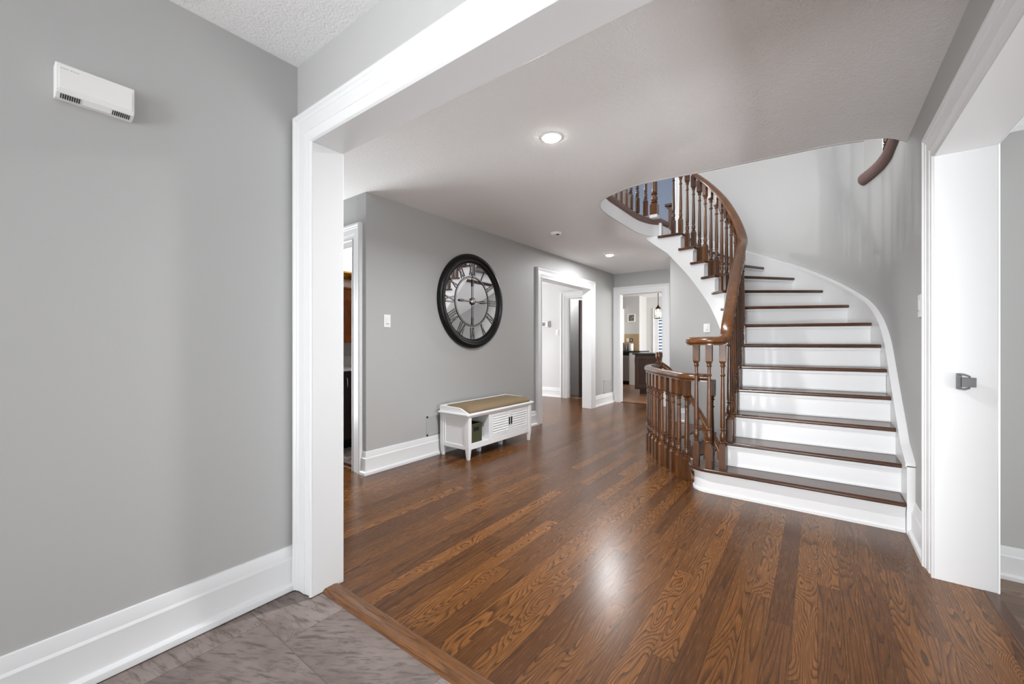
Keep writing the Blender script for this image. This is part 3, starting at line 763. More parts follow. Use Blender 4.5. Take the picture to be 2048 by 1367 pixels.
bp = [(-1.532, 5.06, 0.90)] + [P(0.875, a) + (z,) for a, z in ((88, 0.80), (79, 0.645), (70, 0.445), (60, 0.24), (50, 0.06), (40, -0.12), (28, -0.34), (14, -0.58), (2, -0.80))]
MB().sweep(catmull(bp, 5), RAIL).build('handrail', M['oak_y'], brl, smooth=50)
for a in range(90, 4, -7):
    zt = -math.ceil((95 - a) / 10.5 - 0.9) * RISE
    zt = -int((95 - a) / 10.5) * RISE
    p = P(0.905, a); zr = min(catmull(bp, 5), key=lambda q: (q[0] - p[0]) ** 2 + (q[1] - p[1]) ** 2)[2]
    put_baluster(brl, p[0], p[1], zt, max(0.5, round(zr - zt - 0.02, 2)), rad(a))

_bl = bpy.data.lights.new('added_basement_light', 'POINT'); _bl.energy = 36; _bl.shadow_soft_size = 0.1  # bare light without fitting, added to brighten the well and stair soffit
_o = bpy.data.objects.new('added_basement_light', _bl); COL.objects.link(_o); _o.location = (-1.0, 4.6, -0.9)
# landing banister on the upper floor
lb = thing('landing_banister', 'oak landing banister with thick turned newel standing on the carpeted upper edge', 'banister', (-1.7, 4.6, UP))
ZU = UP + 0.02
nm = baluster_mesh(1.0, s=0.085, hb=0.16, ht=0.2, seg=20)
o = nm.build('newel_post', M['oak_z'], None, smooth=35); o.parent = lb; o.location = Vector((-1.60, 5.06, ZU + 0.02)) - lb.location
MB().box(-1.647, -1.553, 5.013, 5.107, ZU - 0.01, ZU + 0.03).build('newel_base', M['trim'], lb, bevel=0.004)
lpos = [(-1.655, 4.90), (-1.70, 4.745), (-1.722, 4.59), (-1.728, 4.44), (-1.73, 4.29), (-1.73, 4.14), (-1.728, 3.99), (-1.72, 3.84), (-1.69, 3.69), (-1.61, 3.56), (-1.50, 3.47), (-1.36, 3.41), (-1.21, 3.385), (-1.06, 3.385)]
for x, y in lpos: put_baluster(lb, x, y, ZU, 0.90)
MB().sweep(catmull([(-1.60, 5.0, 3.6)] + [(x, y, 3.6) for x, y in lpos] + [(-0.9, 3.40, 3.6)], 3), RAIL).build('handrail', M['oak_y'], lb, smooth=50)
# overlook opening in the curved wall on the upper floor, right
oc = [(XR, 3.75), (XR, 4.1)] + arc(C, RO - 0.005, 0, 20.6, 10)
struct(MB().sweep(z3(oc, UP + 0.0), [(a * 1.0, b * 1.2) for a, b in nose]), 'trim_26', M['carpet'], smooth=60)
ov = thing('overlook_banister', 'short oak banister above the carpeted rounded edge at the upper right', 'banister', (XR + 0.06, 4.4, UP))
for s in (-0.5, -0.36, -0.22, -0.08, 0.06, 0.20, 0.34, 0.48):
    p = (XR + 0.07, C[1] + s) if s <= 0 else P(RO + 0.07, math.degrees(s / RO))
    put_baluster(ov, p[0], p[1], ZU, 0.90, 0)
MB().sweep(z3([(XR + 0.07, 3.75), (XR + 0.07, 4.3)] + arc(C, RO + 0.07, 2, 20, 6), 3.6), RAIL).build('handrail', M['oak_y'], ov, smooth=50)
_ul = bpy.data.lights.new('added_stripe_light', 'POINT'); _ul.energy = 95; _ul.shadow_soft_size = 0.035  # bare point light added so balusters cast stripes on the curved wall
_o = bpy.data.objects.new('added_stripe_light', _ul); COL.objects.link(_o); _o.location = (-4.3, 4.55, 3.75)
# chest upstairs
ch = thing('upstairs_chest', 'brown wooden chest glimpsed between the upstairs spindles against the blue wall', 'chest', (-1.95, 7.9, UP))
MB().box(-2.20, -1.75, 7.75, 8.15, UP + 0.014, UP + 0.98).build('body', M['oak_z'], ch, bevel=0.006)
MB().box(-2.25, -1.75, 7.70, 8.18, UP + 0.98, UP + 1.03).build('top', M['oak_x'], ch, bevel=0.012)
MB().box(-2.15, -1.80, 7.735, 7.75, UP + 0.52, UP + 0.92).build('drawer', M['oak_x'], ch, bevel=0.004)
MB().box(-2.15, -1.80, 7.735, 7.75, UP + 0.08, UP + 0.48).build('drawer', M['oak_x'], ch, bevel=0.004)

# ------------------------------------------------------------------ wall clock
CY, CZ = 3.475, 1.622; XK = XC + 0.002
ck = thing('wall_clock', 'large round black framed mirrored clock with roman numerals above the bench', 'clock', (XK, CY, CZ))
MB().lathe([(0.440, 0.0), (0.440, 0.014), (0.446, 0.020), (0.450, 0.028), (0.460, 0.032), (0.474, 0.034), (0.480, 0.042), (0.492, 0.052), (0.512, 0.050), (0.526, 0.040), (0.535, 0.024), (0.535, 0.0)], (XK, CY, CZ), 72, 'x').build('frame', M['black'], ck, smooth=35)
MB().lathe([(0.446, 0.006), (0.446, 0.012), (0.0, 0.012)], (XK, CY, CZ), 72, 'x').build('mirror_face', M['mirror'], ck)
def ringmb(r0, r1, h0, h1):
    return MB().lathe([(r0, h0), (r1, h0), (r1, h1), (r0, h1), (r0, h0)], (XK, CY, CZ), 72, 'x')
rg = ringmb(0.268, 0.274, 0.010, 0.017); rg2 = ringmb(0.284, 0.289, 0.010, 0.017); rg.add(rg2.v, rg2.f); rg2 = ringmb(0.431, 0.440, 0.010, 0.018); rg.add(rg2.v, rg2.f)
rg.build('chapter_ring', M['ink'], ck)
ringmb(0.274, 0.284, 0.010, 0.019).build('chrome_ring', M['chrome'], ck)
NUM = ['XII', 'I', 'II', 'III', 'IV', 'V', 'VI', 'VII', 'VIII', 'IX', 'X', 'XI']
def bar(mb, u0, w0, u1, w1, th, h0, h1, ang):
    """a bar between two points given as (across, radius) of a numeral at clock angle ang"""
    d = Vector((u1 - u0, w1 - w0)).normalized(); n = Vector((-d.y, d.x)) * th / 2
    q = [(u0 + n.x, w0 + n.y), (u1 + n.x, w1 + n.y), (u1 - n.x, w1 - n.y), (u0 - n.x, w0 - n.y)]
    vs = []
    for h in (h0, h1):
        for u, w_ in q:
            # clock angle measured clockwise from 12 as seen from the room (looking along -X, right hand = +Y)
            y = w_ * math.sin(ang) + u * math.cos(ang); z = w_ * math.cos(ang) - u * math.sin(ang)
            vs.append((XK + h, CY + y, CZ + z))
    mb.add(vs, [(3, 2, 1, 0), (4, 5, 6, 7), (0, 1, 5, 4), (1, 2, 6, 5), (2, 3, 7, 6), (3, 0, 4, 7)])
r0, r1 = 0.298, 0.426
for i, nu in enumerate(NUM):
    ang = i * PI / 6; wd = {'I': 0.026, 'V': 0.052, 'X': 0.052}; tot = sum(wd[c] for c in nu); u = -tot / 2
    dark = MB(); lite = MB()
    for c in nu:
        k = wd[c]; m = u + k / 2
        strokes = {'I': [(m, m)], 'V': [(m, m - k * 0.36), (m, m + k * 0.36)], 'X': [(m - k * 0.36, m + k * 0.36), (m + k * 0.36, m - k * 0.36)]}[c]
        for ua, ub in strokes:
            bar(dark, ua, r0, ub, r1, 0.017, 0.012, 0.016, ang); bar(lite, ua, r0 + 0.003, ub, r1 - 0.003, 0.0085, 0.016, 0.019, ang)
        u += k
    nd = dark.build('numeral', M['ink'], ck); lite.build('numeral_inlay', M['chrome'], nd)
for nm_, ang, ln, th in (('hour_hand', PI / 2, 0.25, 0.016), ('minute_hand', 0.0, 0.31, 0.010)):
    mb = MB()
    bar(mb, 0, -ln * 0.9, 0, ln, th, 0.022, 0.025, ang); bar(mb, 0, ln * 0.55, 0, ln * 0.8, th * 2.0, 0.022, 0.0255, ang); bar(mb, 0, -ln * 0.85, 0, -ln * 0.6, th * 1.6, 0.022, 0.0255, ang)
    h = mb.build(nm_, M['ink'], ck)
    mb = MB(); bar(mb, 0, -ln * 0.88, 0, ln * 0.98, th * 0.6, 0.0255, 0.027, ang); mb.build('hand_inlay', M['chrome'], h)
MB().lathe([(0.036, 0.012), (0.036, 0.026), (0.028, 0.032), (0.016, 0.04), (0.0, 0.042)], (XK, CY, CZ), 28, 'x').build('hub', M['chrome'], ck, smooth=40)
ringmb(0.036, 0.042, 0.012, 0.024).build('hub_ring', M['ink'], ck)

# ------------------------------------------------------------------ storage bench
by0, by1, bx0, bx1 = 2.94, 4.03, -3.12, -2.72
bn = thing('storage_bench', 'white wooden storage bench with two louvred doors standing under the clock', 'bench', (-2.92, 3.485, 0))
def post(y0, y1, x0, x1):
    mb = MB(); t = 0.010
    mb.add([(x0 + t, y0 + t, 0), (x1 - t, y0 + t, 0), (x1 - t, y1 - t, 0), (x0 + t, y1 - t, 0), (x0, y0, 0.12), (x1, y0, 0.12), (x1, y1, 0.12), (x0, y1, 0.12), (x0, y0, 0.435), (x1, y0, 0.435), (x1, y1, 0.435), (x0, y1, 0.435)],
           [(3, 2, 1, 0), (8, 9, 10, 11)] + [(i + k, i + (k + 1) % 4, i + 4 + (k + 1) % 4, i + 4 + k) for i in (0, 4) for k in range(4)]); return mb
for yy in (by0, by1 - 0.045):
    for xx in (bx0, bx1 - 0.05): post(yy, yy + 0.045, xx, xx + 0.05).build('leg', M['bench'], bn, bevel=0.003)
for yy in (3.27, 3.64): MB().box(-2.915, -2.87, yy, yy + 0.03, 0, 0.10).build('leg', M['bench'], bn, bevel=0.003)
for yy in (by0 + 0.012, by1 - 0.03):
    m = MB().box(bx0 + 0.05, bx1 - 0.05, yy, yy + 0.018, 0.10, 0.435)
    yf = yy - 0.008 if yy < 3.5 else yy + 0.018
    m.box(bx0 + 0.05, bx1 - 0.05, yf, yf + 0.008, 0.395, 0.435).box(bx0 + 0.05, bx1 - 0.05, yf, yf + 0.008, 0.10, 0.14).box(bx0 + 0.05, bx0 + 0.075, yf, yf + 0.008, 0.14, 0.395).box(bx1 - 0.075, bx1 - 0.05, yf, yf + 0.008, 0.14, 0.395)
    m.build('side_panel', M['bench'], bn, bevel=0.002)
MB().box(bx0 - 0.005, bx1 + 0.018, by0 - 0.03, by1 + 0.03, 0.435, 0.458).build('top', M['bench'], bn, bevel=0.008)
MB().box(bx0, bx0 + 0.012, by0 + 0.03, by1 - 0.03, 0.10, 0.435).build('back_panel', M['bench'], bn)
MB().box(bx0 + 0.012, bx1 - 0.006, by0 + 0.03, by1 - 0.03, 0.10, 0.155).build('bottom_shelf', M['bench'], bn, bevel=0.003)
MB().box(bx0 + 0.012, bx1 - 0.006, 3.255, 3.285, 0.155, 0.435).build('divider', M['bench'], bn, bevel=0.002)
MB().box(bx1 - 0.03, bx1 - 0.004, by0 + 0.045, by1 - 0.045, 0.415, 0.435).build('top_rail', M['bench'], bn, bevel=0.002)
for yy in (3.242, 3.252):
    pass
hole_ = MB()
for zz in (0.19, 0.285, 0.305): hole_.lathe([(0.004, -0.001), (0.004, 0.0006)], (bx1 - 0.08, 3.2545, zz), 10, 'y')
hole_.build('shelf_pin_holes', M['slot'], bn)
# raised ends and back round the seat
endp = [(bx0, 0.458), (bx1 - 0.01, 0.458), (bx1 - 0.01, 0.466), (bx1 - 0.045, 0.478), (bx1 - 0.10, 0.500), (bx1 - 0.14, 0.507), (bx1 - 0.33, 0.512), (bx0, 0.514)]
for yy in (by0 - 0.005, by1 - 0.013): MB().prism(endp, yy, yy + 0.018, 'y').build('end_board', M['bench'], bn, bevel=0.003)
MB().box(bx0, bx0 + 0.016, by0 + 0.013, by1 - 0.013, 0.458, 0.512).build('back_board', M['bench'], bn, bevel=0.003)
for i, (y0, y1) in enumerate(((3.287, 3.621), (3.624, 3.983))):
    zb, zt = 0.157, 0.413; x = bx1 - 0.008; f = 0.036
    dr = MB().box(x - 0.018, x, y0, y0 + f, zb, zt).box(x - 0.018, x, y1 - f, y1, zb, zt).box(x - 0.018, x, y0 + f, y1 - f, zb, zb + f).box(x - 0.018, x, y0 + f, y1 - f, zt - f, zt).build('door', M['bench'], bn, bevel=0.002)
    lv = MB(); nsl = 7; zz0 = zb + f; hh = (zt - zb - 2 * f) / nsl
    for k in range(nsl):
        a = zz0 + k * hh
        lv.prism([(x - 0.004, a + 0.001), (x + 0.001, a + 0.006), (x - 0.014, a + hh + 0.004), (x - 0.019, a + hh - 0.001)], y0 + f, y1 - f, 'y')
    lv.build('louvres', M['bench'], dr)
    yh = (y1 - 0.020) if i == 0 else (y0 + 0.016)
    MB().box(x, x + 0.014, yh - 0.006, yh + 0.006, 0.255, 0.335).build('handle', M['bronze'], dr, bevel=0.003)
cu = MB()
nx, ny = 10, 24; cx0, cx1, cy0, cy1 = bx0 + 0.02, bx1 - 0.002, by0 + 0.016, by1 - 0.016
vs = []; fs = []
def cushion_h(u, v):
    e = min(u, 1 - u) * (cx1 - cx0); g = min(v, 1 - v) * (cy1 - cy0); d = min(e, g)
    return 0.05 + 0.012 * min(1, d / 0.10) - (0.026 if d < 1e-6 else 0)
for top in (0, 1):
    for i in range(nx + 1):
        for j in range(ny + 1):
            u, v = i / nx, j / ny
            vs.append((cx0 + u * (cx1 - cx0), cy0 + v * (cy1 - cy0), 0.459 + (cushion_h(u, v) if top else 0.0)))
K = (nx + 1) * (ny + 1); I = lambda t, i, j: t * K + i * (ny + 1) + j
for i in range(nx):
    for j in range(ny):
        fs += [(I(1, i, j), I(1, i + 1, j), I(1, i + 1, j + 1), I(1, i, j + 1)), (I(0, i, j), I(0, i, j + 1), I(0, i + 1, j + 1), I(0, i + 1, j))]
for i in range(nx): fs += [(I(0, i, 0), I(0, i + 1, 0), I(1, i + 1, 0), I(1, i, 0)), (I(0, i, ny), I(1, i, ny), I(1, i + 1, ny), I(0, i + 1, ny))]
for j in range(ny): fs += [(I(0, 0, j), I(1, 0, j), I(1, 0, j + 1), I(0, 0, j + 1)), (I(0, nx, j), I(0, nx, j + 1), I(1, nx, j + 1), I(1, nx, j))]
o = cu.add(vs, fs).build('seat_cushion', M['cushion'], None, bevel=0.012, smooth=60, origin=(-2.92, 3.485, 0.459), segs=3)
tag(o, 'tan brown padded cushion lying on the white storage bench', 'cushion')
bk = thing('storage_basket', 'dark green woven basket in the open cubby of the bench', 'basket', (-2.90, 3.08, 0.156))
x0, x1, y0, y1, z0, z1 = -3.06, bx1 - 0.03, 2.99, 3.172, 0.157, 0.338
MB().box(x0, x1, y0, y1, z0, z0 + 0.006).box(x0, x0 + 0.006, y0, y1, z0, z1).box(x0, x1, y0, y0 + 0.006, z0, z1).box(x0, x1, y1 - 0.006, y1, z0, z1).box(x1 - 0.006, x1, y0, y1, z0, z1).build('body', M['weave'], bk, bevel=0.002)
MB().box(x1, x1 + 0.002, 3.045, 3.125, 0.268, 0.308).build('handle_opening', M['slot'], bk)
MB().sweep([(x0, y0, z1), (x1, y0, z1), (x1, y1, z1), (x0, y1, z1)], [(-0.004, -0.012), (0.008, -0.012), (0.008, 0.004), (-0.004, 0.004)], True, True).build('rim', M['weave'], bk)

# ------------------------------------------------------------------ small wall and ceiling fittings
def switch(name, plane, at, sgn, a, z, label, w_=0.072, h_=0.118, rocker=(0.034, 0.068)):
    loc = (at, a, z) if plane == 'x' else (a, at, z)
    t = thing(name, label, 'light switch', loc)
    def bx(da, dz, d0, d1, za=0.0):
        return MB().box(at + sgn * d0, at + sgn * d1, a - da, a + da, z + za - dz, z + za + dz) if plane == 'x' else MB().box(a - da, a + da, at + sgn * d0, at + sgn * d1, z + za - dz, z + za + dz)
    bx(w_ / 2, h_ / 2, 0.0, 0.006).build('plate', M['plastic'], t, bevel=0.003)
    bx(rocker[0] / 2, rocker[1] / 2, 0.006, 0.009).build('rocker', M['plastic'], t, bevel=0.0015)
    bx(rocker[0] / 2 - 0.004, 0.003, 0.009, 0.0105, -rocker[1] / 2 + 0.008).build('indicator', M['greyprint'], t)
    return t
switch('light_switch', 'x', XC, 1, 2.329, 1.353, 'white rocker switch on the grey wall left of the clock')
switch('light_switch', 'y', 6.214, -1, -1.238, 1.356, 'white rocker switch on the grey wall beneath the curving stair', 0.085)
switch('light_switch', 'y', 7.47, -1, -4.385, 1.36, 'white switch plate on the bright wall beyond the first doorway')
switch('light_switch', 'x', XR, -1, 3.255, 1.365, 'white switch plate seen edge-on beside the right-hand door casing', 0.085, 0.13)

def register(label, y0, y1, z0, z1):
    t = thing('wall_register', label, 'air vent', (XC, (y0 + y1) / 2, z0))
    MB().box(XC, XC + 0.006, y0, y1, z0, z0 + 0.022).box(XC, XC + 0.006, y0, y1, z1 - 0.022, z1).box(XC, XC + 0.006, y0, y0 + 0.022, z0, z1).box(XC, XC + 0.006, y1 - 0.022, y1, z0, z1).build('frame', M['vent'], t, bevel=0.002)
    m = MB(); n = 14; d = (y1 - y0 - 0.044) / n
    for k in range(n):
        a = y0 + 0.022 + k * d
        m.add([(XC + 0.001, a, z0 + 0.02), (XC + 0.005, a + d * 0.75, z0 + 0.02), (XC + 0.005, a + d * 0.75, z1 - 0.02), (XC + 0.001, a, z1 - 0.02)], [(0, 1, 2, 3)])
        m.add([(XC + 0.0005, a, z0 + 0.02), (XC + 0.005, a + d * 0.75, z0 + 0.02), (XC + 0.005, a + d * 0.75, z1 - 0.02), (XC + 0.0005, a, z1 - 0.02)], [(3, 2, 1, 0)])
    m.build('slats', M['vent'], t); return t
register('grey painted floor-level vent just left of the storage bench', 2.80, 3.10, 0.205, 0.41)
register('grey painted vent low on the wall between the two doorways', 7.08, 7.44, 0.205, 0.45)

def chime():
    t = thing('door_chime', 'white rectangular chime box with slotted base high on the near left wall', 'door chime', (-2.0, 0.27, 2.0))
    y0, y1, z0, z1 = 0.176, 0.366, 1.962, 2.060
    MB().prism([(-1.9995, z0 - 0.008), (-1.975, z0 - 0.008), (-1.957, z0 + 0.004), (-1.952, z0 + 0.012), (-1.952, z1 - 0.004), (-1.955, z1), (-1.9995, z1)], y0, y1, 'y').build('cover', M['plastic'], t, bevel=0.003)
    MB().box(-1.9525, -1.9505, y0 + 0.008, y1 - 0.006, z0 + 0.016, z1 - 0.014).build('face_panel', M['plastic'], t, bevel=0.001)
    for a in (y0 + 0.012, y1 - 0.056):
        m = MB()
        for k in range(9):
            yy = a + k * 0.0052
            m.add([(-1.958, yy, z0 + 0.0008), (-1.958, yy + 0.0024, z0 + 0.0008), (-1.972, yy + 0.0024, z0 - 0.0085), (-1.972, yy, z0 - 0.0085)], [(0, 1, 2, 3)])
            m.add([(-1.956, yy, z0 + 0.0003), (-1.956, yy + 0.0024, z0 + 0.0003), (-1.972, yy + 0.0024, z0 - 0.0095), (-1.972, yy, z0 - 0.0095)], [(0, 1, 2, 3)])
        m.build('sound_slots', M['slot'], t)
    m = MB(); yy = y0 + 0.012
    for wl in (0.0022, 0.0016, 0.002, 0.0016, 0.0022, 0.0018, 0.0, 0.0022, 0.0016, 0.002, 0.0018, 0.0016, 0.0022, 0.0018):
        if wl: m.box(-1.9505, -1.9502, yy, yy + wl, z1 - 0.0185, z1 - 0.0165)
        yy += 0.0030
    m.build('maker_mark', M['greyprint'], t)
chime()

def downlight(label, x, y, power, spread):
    t = thing('ceiling_downlight', label, 'ceiling light', (x, y, CH), 'recessed ceiling lights')
    MB().lathe([(0.048, -0.002), (0.062, -0.006), (0.07, -0.004), (0.072, 0.0)], (x, y, CH), 32).build('trim_ring', M['plastic'], t, smooth=60)
    MB().lathe([(0.056, -0.004), (0.052, -0.012), (0.036, -0.019), (0.0, -0.022)], (x, y, CH), 32).build('lens', M['lens'], t)
    ld = bpy.data.lights.new('downlight_glow', 'AREA'); ld.shape = 'DISK'; ld.size = 0.1; ld.energy = power; ld.color = (0.98, 0.985, 1); ld.spread = rad(spread)
    o = bpy.data.objects.new('downlight_glow', ld); COL.objects.link(o); o.parent = t; o.location = (0, 0, -0.030)
downlight('nearest glowing recessed ceiling light in front of the stairwell opening', -1.371, 2.262, 48, 158)
downlight('farther glowing recessed ceiling light near the kitchen doorway', -2.52, 5.842, 34, 180)
sd = thing('smoke_detector', 'small round white smoke alarm on the ceiling between the two lights', 'smoke alarm', (-2.529, 4.277, CH))
MB().lathe([(0.07, 0.0), (0.07, -0.012), (0.062, -0.026), (0.05, -0.034), (0.0, -0.036)], (-2.529, 4.277, CH), 32).build('body', M['plastic'], sd, smooth=40)
MB().box(-2.52, -2.48, 4.235, 4.245, CH - 0.035, CH - 0.025).box(-2.50, -2.465, 4.24, 4.262, CH - 0.0365, CH - 0.034).build('grille', M['slot'], sd)

lt = thing('door_latch', 'small grey metal catch screwed to the white door jamb at the right', 'latch', (0.562, 2.85, 0.972))
Yl = 2.85
MB().box(0.532, 0.552, Yl - 0.004, Yl, 0.935, 1.01).box(0.532, 0.537, Yl - 0.022, Yl, 0.937, 1.008).build('base_plate', M['pewter'], lt, bevel=0.001)
MB().tube([(0.535, Yl - 0.02, 1.006), (0.555, Yl - 0.025, 1.006), (0.572, Yl - 0.025, 0.998), (0.574, Yl - 0.025, 0.985)], 0.004, 8).tube([(0.535, Yl - 0.02, 0.939), (0.555, Yl - 0.025, 0.936), (0.571, Yl - 0.025, 0.942), (0.573, Yl - 0.025, 0.955)], 0.004, 8).build('loop', M['pewter'], lt, smooth=50)
MB().box(0.545, 0.594, Yl - 0.032, Yl - 0.02, 0.948, 0.992).build('tongue', M['pewter'], lt, bevel=0.002)

# ------------------------------------------------------------------ family room wall
tm = thing('thermostat', 'white wall thermostat with grey screen on the bright wall past the doorway', 'thermostat', (-4.68, 7.47, 1.54))
MB().box(-4.80, -4.60, 7.44, 7.47, 1.475, 1.60).build('body', M['plastic'], tm, bevel=0.006)
MB().box(-4.785, -4.67, 7.436, 7.44, 1.50, 1.578).build('screen', M['pewter'], tm)
sp = MB().box(-4.59, -4.562, 7.452, 7.47, 1.472, 1.605).build('control_box', M['vent'], None, bevel=0.003, origin=(-4.576, 7.46, 1.54))
tag(sp, 'slim grey control box right beside the thermostat', 'wall control')
_ml = bpy.data.lights.new('added_mudroom_light', 'POINT'); _ml.energy = 16; _ml.shadow_soft_size = 0.12  # bare light without fitting, added to brighten the wall past the inner doorway
_o = bpy.data.objects.new('added_mudroom_light', _ml); COL.objects.link(_o); _o.location = (-4.6, 7.8, 2.25)
# open door leaf inside that room
dl = thing('hall_door', 'dark edged open door glimpsed beyond the inner white doorway', 'door', (-3.98, 7.9, 0))
MB().box(-3.985, -3.945, 7.66, 8.03, 0.01, 2.03).build('leaf', M['bronze'], dl, bevel=0.003)
MB().lathe([(0.012, 0.0), (0.012, 0.03), (0.026, 0.04), (0.028, 0.055), (0.0, 0.066)], (-3.985, 7.74, 0.95), 16, 'x').build('knob', M['black'], dl, smooth=40)

# ------------------------------------------------------------------ powder room seen past the left casing
vn = thing('vanity_cabinet', 'dark brown vanity cabinet with white top inside the left doorway', 'vanity', (-4.34, 3.0, 0))
MB().box(-4.615, -4.09, 2.24, 3.6, 0.10, 0.845).build('body', M['espresso'], vn)
MB().box(-4.615, -4.14, 2.26, 3.58, 0.0, 0.10).build('toe_kick', M['black'], vn)
for y0, y1 in ((2.25, 2.58), (2.59, 2.92), (2.93, 3.26), (3.27, 3.59)):
    dr = MB().box(-4.09, -4.072, y0, y1, 0.12, 0.83).build('door', M['espresso'], vn, bevel=0.003)
    yh = y1 - 0.11 if y0 < 2.4 else y0 + 0.03
    MB().tube([(-4.072, yh, 0.775), (-4.048, yh, 0.765), (-4.043, yh, 0.72), (-4.048, yh, 0.675), (-4.072, yh, 0.665)], 0.005, 8).build('handle', M['chrome'], dr, smooth=50)
MB().box(-4.615, -4.05, 2.235, 3.62, 0.846, 0.872).build('countertop', M['counter'], vn, bevel=0.004)
MB().box(-4.615, -4.595, 2.235, 3.62, 0.872, 0.99).build('splashback', M['counter'], vn, bevel=0.003)
mc = thing('medicine_cabinet', 'orange brown wooden cabinet hung over the vanity', 'cabinet', (-4.5, 2.9, 1.15))
MB().box(-4.618, -4.37, 2.30, 3.5, 1.155, 1.775).build('body', M['cherry'], mc, bevel=0.003)
for y0, y1 in ((2.30, 2.88), (2.89, 3.5)):
    dr = MB().box(-4.37, -4.352, y0, y1, 1.157, 1.765).build('door', M['cherry'], mc, bevel=0.003)
    MB().add([(-4.352, y0 + 0.07, 1.23), (-4.352, y1 - 0.07, 1.23), (-4.352, y1 - 0.07, 1.69), (-4.352, y0 + 0.07, 1.69), (-4.340, y0 + 0.12, 1.28), (-4.340, y1 - 0.12, 1.28), (-4.340, y1 - 0.12, 1.64), (-4.340, y0 + 0.12, 1.64)],
             [(0, 1, 5, 4), (1, 2, 6, 5), (2, 3, 7, 6), (3, 0, 4, 7), (4, 5, 6, 7)]).build('raised_panel', M['cherry'], dr)
MB().box(-4.618, -4.335, 2.28, 3.52, 1.765, 1.79).build('cornice', M['cherry'], mc, bevel=0.006)
vl = thing('vanity_light', 'brass bar lamp with bright white shades above the wooden cabinet', 'wall lamp', (-4.55, 2.8, 1.97))
MB().box(-4.618, -4.60, 2.5, 3.2, 1.92, 2.02).box(-4.52, -4.49, 2.5, 3.2, 1.955, 1.985).box(-4.60, -4.50, 2.82, 2.86, 1.95, 1.99).build('bar', M['brass'], vl, bevel=0.003)
for yy in (2.62, 2.86, 3.10):
    MB().lathe([(0.03, 1.985), (0.045, 2.0), (0.075, 2.12), (0.085, 2.2), (0.08, 2.2), (0.04, 2.005)], (-4.505, yy, 0), 20).build('shade', M['shade'], vl, smooth=50)
    pl_ = bpy.data.lights.new('vanity_bulb', 'POINT'); pl_.energy = 9; pl_.shadow_soft_size = 0.05; pl_.color = (1, 0.95, 0.86)
    o = bpy.data.objects.new('vanity_bulb', pl_); COL.objects.link(o); o.parent = vl; o.location = Vector((-4.505, yy, 2.16)) - vl.location

# ------------------------------------------------------------------ kitchen beyond the end doorway
isl = thing('kitchen_island', 'dark brown kitchen island with black stone top seen through the end doorway', 'kitchen island', (-2.6, 9.5, 0))
IX0 = -3.30
MB().box(IX0, -1.9, 9.05, 10.0, 0.10, 0.875).build('body', M['dark_cab'], isl, bevel=0.004)
MB().box(IX0 + 0.08, -1.9, 9.14, 9.95, 0.0, 0.10).build('toe_kick', M['dark_cab'], isl)
MB().box(IX0 - 0.04, -1.86, 9.0, 10.04, 0.876, 0.915).build('countertop', M['granite'], isl, bevel=0.004)
for x0, x1 in ((IX0 + 0.03, -2.62), (-2.58, -1.95)):
    MB().box(x0, x0 + 0.07, 9.035, 9.05, 0.14, 0.85).box(x1 - 0.07, x1, 9.035, 9.05, 0.14, 0.85).box(x0 + 0.07, x1 - 0.07, 9.035, 9.05, 0.14, 0.21).box(x0 + 0.07, x1 - 0.07, 9.035, 9.05, 0.78, 0.85).build('panel_frame', M['dark_cab'], isl, bevel=0.003)
dr = MB().box(IX0 - 0.018, IX0, 9.10, 9.52, 0.13, 0.86).build('door', M['dark_cab'], isl, bevel=0.003)
MB().tube([(IX0 - 0.018, 9.18, 0.80), (IX0 - 0.05, 9.18, 0.79), (IX0 - 0.05, 9.18, 0.66), (IX0 - 0.018, 9.18, 0.65)], 0.006, 8).build('handle', M['chrome'], dr, smooth=50)
bc = thing('base_cabinet', 'white base cabinet run with dark counter along the kitchen back wall', 'cabinet', (-4.2, 11.2, 0))
MB().box(-5.9, -4.78, 10.82, 11.49, 0.0, 0.878).build('body', M['plastic'], bc, bevel=0.003)
MB().box(-4.10, -3.80, 10.82, 11.49, 0.0, 0.878).build('end_panel', M['plastic'], bc, bevel=0.003)
MB().box(-5.92, -3.78, 10.79, 11.495, 0.88, 0.918).build('countertop', M['granite'], bc, bevel=0.004)
dw = thing('dishwasher', 'stainless steel dishwasher front beside the white kitchen panel', 'dishwasher', (-4.4, 10.9, 0))
MB().box(-4.77, -4.105, 10.80, 11.4, 0.10, 0.79).build('door', M['steel'], dw, bevel=0.008)
MB().box(-4.77, -4.105, 10.80, 11.4, 0.792, 0.875).build('control_panel', M['black'], dw, bevel=0.004)
MB().box(-4.77, -4.105, 10.86, 11.4, 0.0, 0.10).build('toe_kick', M['black'], dw)
MB().tube([(-4.72, 10.80, 0.75), (-4.72, 10.765, 0.75), (-4.16, 10.765, 0.75), (-4.16, 10.80, 0.75)], 0.009, 8).build('handle', M['steel'], dw, smooth=50)
struct(MB().box(-5.9, -4.06, 11.485, 11.5, 0.92, 1.39), 'trim_27', M['tile'])
uc = MB().box(-5.9, -4.50, 11.15, 11.49, 1.14, 2.12).build('wall_cabinet', M['plastic'], None, bevel=0.004, origin=(-5.1, 11.3, 1.14))
tag(uc, 'white hanging kitchen cabinet edge beside the end doorway casing', 'cabinet')
fr = thing('framed_picture', 'small white framed picture on the pale kitchen wall', 'picture', (-4.29, 11.5, 1.85))
MB().box(-4.40, -4.37, 11.475, 11.499, 1.735, 1.97).box(-4.21, -4.18, 11.475, 11.499, 1.735, 1.97).box(-4.37, -4.21, 11.475, 11.499, 1.735, 1.765).box(-4.37, -4.21, 11.475, 11.499, 1.94, 1.97).build('frame', M['plastic'], fr, bevel=0.003)
MB().box(-4.37, -4.21, 11.485, 11.498, 1.765, 1.94).build('print', M['photo'], fr)
